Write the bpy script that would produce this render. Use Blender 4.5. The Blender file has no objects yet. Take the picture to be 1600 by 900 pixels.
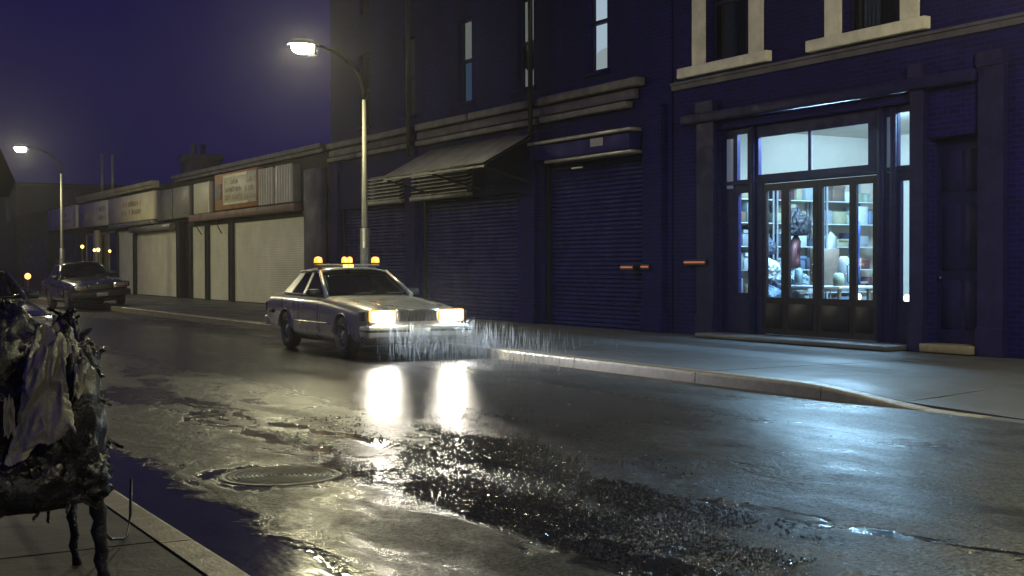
import bpy, bmesh, math, random
from mathutils import Vector, Matrix, noise as mnoise

random.seed(7)
SC = bpy.context.scene
C = SC.collection
R = math.radians

# ------------------------------------------------------------------ camera
def set_camera():
    yaw, pit, rol = 0.52856, 0.017504, 0.00279
    cy, sy = math.cos(yaw), math.sin(yaw)
    fwd = Vector((sy*math.cos(pit), cy*math.cos(pit), -math.sin(pit)))
    right = Vector((cy, -sy, 0))
    up = right.cross(fwd)
    r2 = right*math.cos(rol) - up*math.sin(rol)
    u2 = right*math.sin(rol) + up*math.cos(rol)
    m = Matrix((r2, u2, -fwd)).transposed().to_4x4()
    m.translation = (0, 0, 1.44)
    cam = bpy.data.cameras.new('camera')
    cam.lens = 45.0
    cam.sensor_width = 36.0
    cam.clip_start = 0.05
    cam.clip_end = 2000
    o = bpy.data.objects.new('camera', cam)
    o.matrix_world = m
    C.objects.link(o)
    SC.camera = o
set_camera()

# ------------------------------------------------------------------ night sky
W = bpy.data.worlds.new('World')
SC.world = W
W.use_nodes = True
bg = W.node_tree.nodes['Background']
bg.inputs[0].default_value = (0.075, 0.022, 1.0, 1)
bg.inputs[1].default_value = 0.052

# uneven low cloud
_wt = W.node_tree
_tc = _wt.nodes.new('ShaderNodeTexCoord')
_nz = _wt.nodes.new('ShaderNodeTexNoise'); _nz.inputs['Scale'].default_value = 3.2; _nz.inputs['Detail'].default_value = 7
_rp = _wt.nodes.new('ShaderNodeValToRGB')
_rp.color_ramp.elements[0].position = 0.30; _rp.color_ramp.elements[0].color = (0.030, 0.008, 0.62, 1)
_rp.color_ramp.elements[1].position = 0.72; _rp.color_ramp.elements[1].color = (0.12, 0.050, 1.15, 1)
_wt.links.new(_tc.outputs['Generated'], _nz.inputs['Vector']); _wt.links.new(_nz.outputs['Fac'], _rp.inputs['Fac']); _wt.links.new(_rp.outputs['Color'], bg.inputs[0])

# faint indigo glow of the overcast night sky
sun = bpy.data.lights.new('night_glow', 'SUN')
sun.energy = 0.19
sun.color = (0.09, 0.04, 1.0)
sun.angle = R(50)
so = bpy.data.objects.new('night_glow', sun)
so.rotation_euler = Vector((0.72, 0.42, -0.62)).to_track_quat('-Z', 'Y').to_euler()
C.objects.link(so)

vs = SC.view_settings
vs.view_transform = 'Standard'
vs.look = 'None'
vs.exposure = 0.0
vs.gamma = 1.0
vs.use_curve_mapping = False
cyc = SC.cycles
cyc.max_bounces = 6
cyc.diffuse_bounces = 2
cyc.glossy_bounces = 3
cyc.transmission_bounces = 4
cyc.transparent_max_bounces = 12
cyc.volume_bounces = 1
cyc.sample_clamp_indirect = 2.0
cyc.sample_clamp_direct = 0.0
cyc.use_denoising = True
cyc.use_adaptive_sampling = False
cyc.caustics_reflective = False
cyc.caustics_refractive = False

# lamp strengths (linear, per lamp kind)
LAMP_E = 1500.0          # sodium bowl of the street lamps
HEAD_E = 240.0            # headlight lens
HEAD_W = 260.0           # headlight beam
TUBE_E = 880.0            # fluorescent tubes in the shop
TRANSOM_E = 0.74
HAZE_D = 0.0009

# ------------------------------------------------------------------ materials
MATS = {}
def nodemat(name):
    m = bpy.data.materials.new(name)
    m.use_nodes = True
    MATS[name] = m
    nt = m.node_tree
    return m, nt, nt.nodes['Principled BSDF']

def N(nt, kind, **kw):
    n = nt.nodes.new(kind)
    for k, v in kw.items():
        if k.startswith('i_'):
            key = k[2:]
            key = int(key) if key.isdigit() else key.replace('_', ' ')
            n.inputs[key].default_value = v
        else:
            setattr(n, k, v)
    return n

def pos(nt, scale=(1, 1, 1)):
    g = N(nt, 'ShaderNodeNewGeometry')
    mp = N(nt, 'ShaderNodeMapping')
    mp.inputs['Scale'].default_value = scale
    nt.links.new(g.outputs['Position'], mp.inputs['Vector'])
    return mp.outputs['Vector']

def noise(nt, vec, scale, detail=4, rough=0.6, dist=0.0):
    n = N(nt, 'ShaderNodeTexNoise', i_Scale=scale, i_Detail=detail, i_Roughness=rough, i_Distortion=dist)
    nt.links.new(vec, n.inputs['Vector'])
    return n.outputs['Fac']

def ramp(nt, fac, stops):
    r = N(nt, 'ShaderNodeValToRGB')
    el = r.color_ramp.elements
    while len(el) < len(stops):
        el.new(0.5)
    for e, (p, c) in zip(el, stops):
        e.position = p
        e.color = (c, c, c, 1) if isinstance(c, (int, float)) else (c[0], c[1], c[2], 1)
    nt.links.new(fac, r.inputs['Fac'])
    return r.outputs['Color']

def math_(nt, op, a, b=None, clamp=False):
    n = N(nt, 'ShaderNodeMath', operation=op, use_clamp=clamp)
    for i, v in ((0, a), (1, b)):
        if v is None:
            continue
        if isinstance(v, (int, float)):
            n.inputs[i].default_value = v
        else:
            nt.links.new(v, n.inputs[i])
    return n.outputs[0]

def mixc(nt, fac, a, b):
    n = N(nt, 'ShaderNodeMix', data_type='RGBA')
    for key, v in ((0, fac), (6, a), (7, b)):
        if isinstance(v, (int, float)):
            n.inputs[key].default_value = v
        elif isinstance(v, tuple):
            n.inputs[key].default_value = (v[0], v[1], v[2], 1)
        else:
            nt.links.new(v, n.inputs[key])
    return n.outputs[2]

def bump(nt, h, dist, strength=1.0, normal=None):
    b = N(nt, 'ShaderNodeBump', i_Strength=strength, i_Distance=dist)
    nt.links.new(h, b.inputs['Height'])
    if normal is not None:
        nt.links.new(normal, b.inputs['Normal'])
    return b.outputs['Normal']

def plain(name, col, rough=0.5, metal=0.0, var=0.25, scale=6.0, bmp=0.0, spec=0.5, stretch=(1, 1, 1), coat=0.0):
    m, nt, p = nodemat(name)
    v = pos(nt, stretch)
    f = noise(nt, v, scale, 5, 0.65)
    k = ramp(nt, f, [(0.25, 1 - var), (0.75, 1 + var*0.3)])
    mul = N(nt, 'ShaderNodeMix', data_type='RGBA', blend_type='MULTIPLY')
    mul.inputs[0].default_value = 1
    mul.inputs[6].default_value = (*col, 1)
    nt.links.new(k, mul.inputs[7])
    nt.links.new(mul.outputs[2], p.inputs['Base Color'])
    rr = ramp(nt, f, [(0.3, min(1, rough*1.25)), (0.7, rough*0.8)])
    nt.links.new(rr, p.inputs['Roughness'])
    p.inputs['Metallic'].default_value = metal
    p.inputs['Specular IOR Level'].default_value = spec
    p.inputs['Coat Weight'].default_value = coat
    p.inputs['Coat Roughness'].default_value = 0.05
    if bmp:
        nt.links.new(bump(nt, noise(nt, v, scale*6, 4, 0.6), bmp), p.inputs['Normal'])
    return m

def emit(name, col, strength, base=(0.2, 0.2, 0.2), rough=0.3, sampling='NONE'):
    m, nt, p = nodemat(name)
    p.inputs['Base Color'].default_value = (*base, 1)
    p.inputs['Roughness'].default_value = rough
    p.inputs['Emission Color'].default_value = (*col, 1)
    p.inputs['Emission Strength'].default_value = strength
    m.cycles.emission_sampling = sampling
    return m

def thin_glass(name, tint=(0.9, 0.95, 0.95), refl=0.12, rough=0.03):
    m, nt, p = nodemat(name)
    nt.nodes.remove(p)
    out = nt.nodes['Material Output']
    t = N(nt, 'ShaderNodeBsdfTransparent')
    t.inputs[0].default_value = (*tint, 1)
    g = N(nt, 'ShaderNodeBsdfGlossy')
    g.inputs['Color'].default_value = (0.9, 0.9, 0.9, 1)
    g.inputs['Roughness'].default_value = rough
    lw = N(nt, 'ShaderNodeLayerWeight', i_Blend=0.5)
    fac = math_(nt, 'ADD', 0.04, math_(nt, 'MULTIPLY', math_(nt, 'POWER', lw.outputs['Facing'], 5.0), 0.9), True)
    mx = N(nt, 'ShaderNodeMixShader')
    nt.links.new(fac, mx.inputs[0])
    nt.links.new(t.outputs[0], mx.inputs[1])
    nt.links.new(g.outputs[0], mx.inputs[2])
    nt.links.new(mx.outputs[0], out.inputs['Surface'])
    return m

def road_material():
    m, nt, p = nodemat('wet_asphalt')
    v = pos(nt)
    sep = N(nt, 'ShaderNodeSeparateXYZ')
    nt.links.new(v, sep.inputs[0])
    X, Y = sep.outputs[0], sep.outputs[1]
    vs_ = pos(nt, (1.0, 0.35, 1))
    big = noise(nt, vs_, 0.9, 5, 0.6, 0.3)
    mid = noise(nt, pos(nt, (1, 0.6, 1)), 4.0, 5, 0.65, 0.5)
    fine = noise(nt, v, 45.0, 3, 0.6)
    vor = N(nt, 'ShaderNodeTexVoronoi', i_Scale=85.0)
    nt.links.new(v, vor.inputs['Vector'])
    # worn open-textured band between the two seams
    wob = math_(nt, 'MULTIPLY', math_(nt, 'SUBTRACT', noise(nt, v, 1.6, 4), 0.5), 0.5)
    xw = math_(nt, 'ADD', X, wob)
    band = math_(nt, 'MULTIPLY', ramp(nt, math_(nt, 'MULTIPLY', xw, 0.1), [(0.335, 0), (0.345, 1)]),
                 ramp(nt, math_(nt, 'MULTIPLY', math_(nt, 'SUBTRACT', xw, math_(nt, 'MULTIPLY', math_(nt, 'SUBTRACT', Y, 5.0), 0.3)), 0.1), [(0.43, 1), (0.53, 0)]))
    rutted = math_(nt, 'MULTIPLY', band, ramp(nt, math_(nt, 'MULTIPLY', Y, 0.05), [(0.40, 1), (0.56, 0)]))
    # standing water: near gutter, far gutter and hollows
    gut = ramp(nt, math_(nt, 'MULTIPLY', math_(nt, 'ADD', X, math_(nt, 'MULTIPLY', wob, 1.2)), 0.1),
               [(0.232, 1), (0.244, 0)])
    hol = ramp(nt, math_(nt, 'ADD', big, math_(nt, 'MULTIPLY', mid, 0.35)), [(0.70, 0), (0.92, 1)])
    # broken black hollows along the two seams and round the manhole
    pit = noise(nt, pos(nt, (1.0, 0.6, 1)), 3.4, 5, 0.6, 0.6)
    s1 = math_(nt, 'SUBTRACT', 1.0, math_(nt, 'MULTIPLY', math_(nt, 'ABSOLUTE', math_(nt, 'SUBTRACT', xw, 3.62)), 2.4), True)
    d2 = math_(nt, 'SUBTRACT', math_(nt, 'ADD', xw, math_(nt, 'MULTIPLY', Y, 0.182)), 6.05)
    s2 = math_(nt, 'SUBTRACT', 1.0, math_(nt, 'MULTIPLY', math_(nt, 'ABSOLUTE', d2), 4.5), True)
    dx = math_(nt, 'SUBTRACT', X, 2.98); dy = math_(nt, 'SUBTRACT', Y, 8.36)
    rr = math_(nt, 'SQRT', math_(nt, 'ADD', math_(nt, 'MULTIPLY', dx, dx), math_(nt, 'MULTIPLY', dy, dy)))
    s3 = math_(nt, 'SUBTRACT', 1.0, math_(nt, 'MULTIPLY', math_(nt, 'ABSOLUTE', math_(nt, 'SUBTRACT', rr, 0.46)), 3.4), True)
    near = ramp(nt, math_(nt, 'MULTIPLY', Y, 0.05), [(0.60, 1), (0.75, 0)])
    seams = math_(nt, 'MULTIPLY', math_(nt, 'MAXIMUM', math_(nt, 'MAXIMUM', s1, s2), s3), near)
    pits = ramp(nt, math_(nt, 'ADD', pit, math_(nt, 'MULTIPLY', seams, 0.30)), [(0.66, 0), (0.72, 0.45), (0.78, 0.92)])
    water = math_(nt, 'MAXIMUM', math_(nt, 'MAXIMUM', gut, pits), math_(nt, 'MULTIPLY', hol, 0.4))
    col = mixc(nt, ramp(nt, mid, [(0.3, 0), (0.7, 1)]), (0.018, 0.018, 0.019), (0.036, 0.036, 0.037))
    col = mixc(nt, math_(nt, 'MULTIPLY', rutted, 0.6), col, (0.018, 0.018, 0.019))
    nt.links.new(col, p.inputs['Base Color'])
    strk = noise(nt, pos(nt, (1.0, 0.55, 1)), 2.1, 7, 0.62, 0.8)
    film = math_(nt, 'ADD', math_(nt, 'MULTIPLY', big, 0.55), math_(nt, 'MULTIPLY', strk, 0.45))
    rough = ramp(nt, film, [(0.40, 0.60), (0.50, 0.46), (0.57, 0.16)])
    # tyre-polished lane on the far side, smoothest where the car has just run
    lane = ramp(nt, math_(nt, 'MULTIPLY', xw, 0.1), [(0.44, 0), (0.54, 1)])
    rough = mixc(nt, math_(nt, 'MULTIPLY', lane, 0.7), rough, (0.40, 0.40, 0.40))
    run = math_(nt, 'MULTIPLY', math_(nt, 'MULTIPLY', lane, ramp(nt, math_(nt, 'MULTIPLY', xw, 0.1), [(0.80, 1), (0.88, 0)])), ramp(nt, math_(nt, 'MULTIPLY', math_(nt, 'ADD', Y, math_(nt, 'MULTIPLY', wob, 3.0)), 0.05), [(0.42, 0), (0.50, 1)]))
    rough = mixc(nt, math_(nt, 'MULTIPLY', run, 0.85), rough, (0.20, 0.20, 0.20))
    rough = mixc(nt, rutted, rough, (0.17, 0.17, 0.17))
    rough = mixc(nt, water, rough, (0.08, 0.08, 0.08))
    nt.links.new(rough, p.inputs['Roughness'])
    sp = N(nt, 'ShaderNodeTexVoronoi', i_Scale=62.0)
    nt.links.new(v, sp.inputs['Vector'])
    spc = N(nt, 'ShaderNodeSeparateColor')
    nt.links.new(sp.outputs['Color'], spc.inputs[0])
    grain = ramp(nt, spc.outputs[0], [(0.0, 0.12), (0.55, 0.8), (1.0, 2.0)])
    nt.links.new(math_(nt, 'MULTIPLY', grain, 0.30), p.inputs['Specular IOR Level'])
    dry = math_(nt, 'SUBTRACT', 1.0, water, True)
    h1 = math_(nt, 'MULTIPLY', big, 0.8)
    n1 = bump(nt, h1, 0.02, 1.0)
    hm = math_(nt, 'MULTIPLY', mid, dry)
    n2 = bump(nt, math_(nt, 'MULTIPLY', hm, math_(nt, 'SUBTRACT', 1.0, math_(nt, 'MULTIPLY', run, 0.6))), 0.022, 1.0, n1)
    agg = math_(nt, 'ADD', math_(nt, 'MULTIPLY', vor.outputs['Distance'], 1.0), fine)
    agg = math_(nt, 'MULTIPLY', agg, math_(nt, 'MULTIPLY', dry, math_(nt, 'ADD', 0.35, math_(nt, 'MULTIPLY', rutted, 0.9))))
    n3 = bump(nt, agg, 0.0055, 1.0, n2)
    # flat faces of the coarse stones: each cell leans its own way
    vf = N(nt, 'ShaderNodeTexVoronoi', i_Scale=38.0)
    nt.links.new(v, vf.inputs['Vector'])
    va = N(nt, 'ShaderNodeVectorMath', operation='SUBTRACT')
    nt.links.new(vf.outputs['Color'], va.inputs[0]); va.inputs[1].default_value = (0.5, 0.5, 0.5)
    lean = math_(nt, 'MULTIPLY', dry, math_(nt, 'ADD', 0.05, math_(nt, 'MULTIPLY', rutted, 0.50)))
    sc = N(nt, 'ShaderNodeSeparateColor')
    nt.links.new(vf.outputs['Color'], sc.inputs[0])
    pick = math_(nt, 'GREATER_THAN', sc.outputs[2], 0.72)
    lean = math_(nt, 'MULTIPLY', lean, math_(nt, 'ADD', 0.25, math_(nt, 'MULTIPLY', pick, 0.75)))
    vb = N(nt, 'ShaderNodeVectorMath', operation='SCALE')
    nt.links.new(va.outputs[0], vb.inputs[0]); nt.links.new(lean, vb.inputs['Scale'])
    vc = N(nt, 'ShaderNodeVectorMath', operation='MULTIPLY')
    nt.links.new(vb.outputs[0], vc.inputs[0]); vc.inputs[1].default_value = (1, 1, 0)
    vd = N(nt, 'ShaderNodeVectorMath', operation='ADD')
    nt.links.new(n3, vd.inputs[0]); nt.links.new(vc.outputs[0], vd.inputs[1])
    vn = N(nt, 'ShaderNodeVectorMath', operation='NORMALIZE')
    nt.links.new(vd.outputs[0], vn.inputs[0])
    nt.links.new(vn.outputs[0], p.inputs['Normal'])
    return m

def pavement_material(name, c0, c1, r0, r1):
    m, nt, p = nodemat(name)
    v = pos(nt)
    a = noise(nt, v, 0.8, 5, 0.6, 0.4)
    b = noise(nt, v, 7.0, 5, 0.65)
    s = math_(nt, 'ADD', math_(nt, 'MULTIPLY', a, 0.6), math_(nt, 'MULTIPLY', b, 0.4))
    nt.links.new(mixc(nt, ramp(nt, s, [(0.35, 0), (0.65, 1)]), c0, c1), p.inputs['Base Color'])
    nt.links.new(ramp(nt, a, [(0.35, r1), (0.65, r0)]), p.inputs['Roughness'])
    n1 = bump(nt, b, 0.008)
    n2 = bump(nt, noise(nt, v, 60, 3), 0.002, 1.0, n1)
    nt.links.new(n2, p.inputs['Normal'])
    return m

def brick_material(name, ca, cb, mortar):
    m, nt, p = nodemat(name)
    g = N(nt, 'ShaderNodeNewGeometry')
    sep = N(nt, 'ShaderNodeSeparateXYZ')
    nt.links.new(g.outputs['Position'], sep.inputs[0])
    cmb = N(nt, 'ShaderNodeCombineXYZ')
    nt.links.new(math_(nt, 'ADD', sep.outputs[1], sep.outputs[0]), cmb.inputs[0])
    nt.links.new(sep.outputs[2], cmb.inputs[1])
    br = N(nt, 'ShaderNodeTexBrick')
    br.inputs['Scale'].default_value = 1.0
    br.inputs['Brick Width'].default_value = 0.215
    br.inputs['Row Height'].default_value = 0.075
    br.inputs['Mortar Size'].default_value = 0.007
    br.inputs['Color1'].default_value = (*ca, 1)
    br.inputs['Color2'].default_value = (*cb, 1)
    br.inputs['Mortar'].default_value = (*mortar, 1)
    nt.links.new(cmb.outputs[0], br.inputs['Vector'])
    st = noise(nt, pos(nt, (1, 1, 0.25)), 1.2, 5, 0.7)
    k = ramp(nt, st, [(0.3, 0.55), (0.7, 1.0)])
    mul = N(nt, 'ShaderNodeMix', data_type='RGBA', blend_type='MULTIPLY')
    mul.inputs[0].default_value = 1
    nt.links.new(br.outputs['Color'], mul.inputs[6])
    nt.links.new(k, mul.inputs[7])
    nt.links.new(mul.outputs[2], p.inputs['Base Color'])
    p.inputs['Roughness'].default_value = 0.8
    p.inputs['Specular IOR Level'].default_value = 0.08
    inv = math_(nt, 'SUBTRACT', 1.0, br.outputs['Fac'])
    nt.links.new(bump(nt, inv, 0.006), p.inputs['Normal'])
    return m

def make_materials():
    road_material()
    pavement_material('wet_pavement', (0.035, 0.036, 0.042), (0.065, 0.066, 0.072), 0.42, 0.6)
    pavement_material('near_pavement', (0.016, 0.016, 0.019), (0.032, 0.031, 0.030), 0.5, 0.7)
    plain('granite', (0.19, 0.165, 0.11), 0.42, var=0.5, scale=9, bmp=0.004)
    plain('wet_stone', (0.042, 0.043, 0.05), 0.15, var=0.3, scale=40, spec=0.55)
    plain('joint_dirt', (0.03, 0.03, 0.03), 0.7)
    plain('cast_iron', (0.06, 0.058, 0.05), 0.48, 0.3, var=0.5, scale=20, bmp=0.001)
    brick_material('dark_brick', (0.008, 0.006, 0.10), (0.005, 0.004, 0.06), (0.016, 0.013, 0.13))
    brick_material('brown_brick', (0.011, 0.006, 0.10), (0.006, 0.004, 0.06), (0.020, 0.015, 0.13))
    brick_material('grey_brick', (0.06, 0.055, 0.055), (0.045, 0.042, 0.045), (0.06, 0.06, 0.06))
    plain('stone_trim', (0.72, 0.68, 0.54), 0.7, var=0.35, scale=3, bmp=0.004)
    plain('sooty_stone', (0.15, 0.14, 0.13), 0.7, var=0.55, scale=2.2, bmp=0.006)
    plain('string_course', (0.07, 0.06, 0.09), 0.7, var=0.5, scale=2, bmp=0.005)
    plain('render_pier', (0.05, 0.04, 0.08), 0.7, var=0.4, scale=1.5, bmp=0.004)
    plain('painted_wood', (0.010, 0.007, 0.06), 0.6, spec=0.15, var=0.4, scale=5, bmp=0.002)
    plain('door_wood', (0.011, 0.006, 0.012), 0.5, spec=0.2, var=0.4, scale=4, bmp=0.002)
    plain('shutter_paint', (0.64, 0.63, 0.46), 0.45, var=0.22, scale=0.9)
    plain('grey_shutter', (0.58, 0.57, 0.42), 0.45, var=0.3, scale=0.9)
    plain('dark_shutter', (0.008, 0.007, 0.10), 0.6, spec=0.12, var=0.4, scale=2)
    plain('dark_metal', (0.02, 0.02, 0.022), 0.4, 0.3)
    plain('galvanised', (0.34, 0.33, 0.29), 0.5, 0.5, var=0.5, scale=2.5)
    plain('corrugated_steel', (0.26, 0.25, 0.21), 0.5, 0.2, var=0.45, scale=1.8)
    plain('pole_paint', (0.20, 0.195, 0.16), 0.45, 0.2, var=0.3, scale=4)
    plain('soot_black', (0.006, 0.006, 0.008), 0.9, spec=0.05)
    plain('pole_sleeve', (0.03, 0.03, 0.035), 0.5, var=0.4)
    plain('paper', (0.3, 0.3, 0.3), 0.8, var=0.5, scale=8)
    plain('sign_cream', (0.74, 0.69, 0.44), 0.5, var=0.2, scale=1.2)
    plain('sign_pale', (0.62, 0.60, 0.44), 0.5, var=0.22, scale=1.2)
    plain('sign_orange', (0.44, 0.23, 0.10), 0.5, var=0.25, scale=2)
    plain('sign_brown', (0.40, 0.29, 0.15), 0.5, var=0.3, scale=2)
    plain('sign_letter', (0.33, 0.23, 0.12), 0.5, var=0.3, scale=3)
    plain('sign_grey', (0.22, 0.21, 0.18), 0.5, var=0.3, scale=1.2)
    plain('red_lintel', (0.20, 0.12, 0.09), 0.6, var=0.4, scale=1.8)
    plain('cornice_paint', (0.42, 0.38, 0.24), 0.6, var=0.4, scale=1.5)
    plain('roofing', (0.03, 0.03, 0.035), 0.7)
    plain('plaster', (0.53, 0.46, 0.38), 0.7, var=0.1, scale=1.5)
    plain('shop_floor', (0.22, 0.2, 0.18), 0.4, var=0.3)
    # vehicles
    m = plain('silver_paint', (0.46, 0.45, 0.39), 0.30, 0.35, var=0.12, scale=3, coat=0.7)
    m = plain('dark_paint', (0.022, 0.022, 0.03), 0.22, 0.2, var=0.1, scale=3, coat=1.0)
    m = plain('grey_paint', (0.05, 0.052, 0.06), 0.25, 0.2, var=0.1, scale=3, coat=1.0)
    plain('rubber', (0.012, 0.012, 0.013), 0.6)
    plain('car_plastic', (0.02, 0.02, 0.022), 0.45)
    plain('chrome', (0.62, 0.62, 0.6), 0.16, 1.0, var=0.1)
    plain('hub_metal', (0.3, 0.3, 0.29), 0.35, 0.8, var=0.3)
    plain('upholstery', (0.05, 0.045, 0.045), 0.8)
    plain('plate_white', (0.5, 0.5, 0.45), 0.5)
    plain('lamp_off', (0.55, 0.55, 0.5), 0.12, 0.3)
    plain('tail_red', (0.25, 0.01, 0.01), 0.15)
    plain('amber_off', (0.5, 0.2, 0.03), 0.2)
    thin_glass('pane', (0.94, 0.97, 0.97))
    thin_glass('car_glass', (0.22, 0.24, 0.24))
    thin_glass('dusk_glass', (0.55, 0.6, 0.65))
    # light givers
    emit('lamp_bowl', (1.0, 0.93, 0.56), LAMP_E*0.6, sampling='FRONT')
    emit('lamp_bowl_boosted', (1.0, 0.93, 0.54), LAMP_E*1.05, sampling='FRONT')  # bowls of unseen lamps, boosted to brighten sills and shutters
    emit('headlight_lens', (1.0, 0.94, 0.80), HEAD_E, sampling='FRONT')
    emit('amber_fringe', (1.0, 0.45, 0.04), 3.0)  # orange glare round the headlights, painted in as a glow
    emit('beacon_hot', (1.0, 0.55, 0.08), 6.0)
    emit('beacon_amber', (1.0, 0.34, 0.03), 2.6)
    emit('transom_light', (0.80, 0.97, 1.0), TRANSOM_E)
    emit('side_light', (0.82, 0.97, 1.0), 0.70)
    emit('dim_side_light', (0.45, 0.62, 0.95), 0.11)
    emit('blind_dim', (0.95, 0.92, 0.72), 0.42)
    emit('blind_teal', (0.35, 0.62, 0.95), 0.2)
    emit('blind_faint', (0.8, 0.75, 0.9), 0.022)
    emit('blind_bright', (0.85, 0.93, 0.95), 1.5)
    emit('blind_warm', (0.93, 0.95, 0.85), 1.0)
    emit('tube', (0.40, 0.70, 1.0), TUBE_E, sampling='FRONT')
    emit('bulb_warm', (1.0, 0.72, 0.35), 6.0)
    emit('far_bulb', (1.0, 0.55, 0.12), 6.0)
    emit('far_bulb_pale', (1.0, 0.62, 0.18), 5.0)
    emit('signal_orange', (1.0, 0.33, 0.06), 5.0)
    emit('red_reflection', (1.0, 0.22, 0.10), 0.32)  # reflected red light, given a glow of its own
    # plastic heap
    m = plain('black_plastic', (0.012, 0.012, 0.016), 0.26, var=0.3, scale=14, bmp=0.006, spec=0.7)
    plain('pale_plastic', (0.22, 0.215, 0.17), 0.40, var=0.35, scale=9, bmp=0.006)
    plain('grey_plastic', (0.24, 0.23, 0.19), 0.35, var=0.3, scale=9, bmp=0.005)
    plain('wet_wood', (0.03, 0.025, 0.022), 0.45, var=0.4)
    # shop goods
    for n, c in dict(goods_blue=(0.13, 0.2, 0.32), goods_white=(0.6, 0.64, 0.66), goods_yellow=(0.36, 0.34, 0.22),
                     goods_brown=(0.16, 0.11, 0.08), goods_teal=(0.2, 0.28, 0.31), goods_dark=(0.05, 0.06, 0.09),
                     goods_maroon=(0.11, 0.035, 0.04), coat_black=(0.012, 0.012, 0.018), coat_blue=(0.03, 0.07, 0.30),
                     goods_grey=(0.3, 0.33, 0.36), goods_green=(0.3, 0.36, 0.28)).items():
        plain(n, c, 0.6, var=0.25, scale=8)
    plain('rain_water', (0.24, 0.28, 0.32), 0.3, var=0.05)
make_materials()

# ------------------------------------------------------------------ mesh helpers
def tag(o, label=None, cat=None, group=None, kind=None):
    if label: o['label'] = label
    if cat: o['category'] = cat
    if group: o['group'] = group
    if kind: o['kind'] = kind
    return o

def thing(name, loc, label, cat, group=None, rz=0.0):
    o = bpy.data.objects.new(name, None)
    o.empty_display_size = 0.2
    o.location = loc
    o.rotation_euler = (0, 0, rz)
    C.objects.link(o)
    return tag(o, label, cat, group)

def root_of(o):
    while o.parent is not None:
        o = o.parent
    return o

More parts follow.
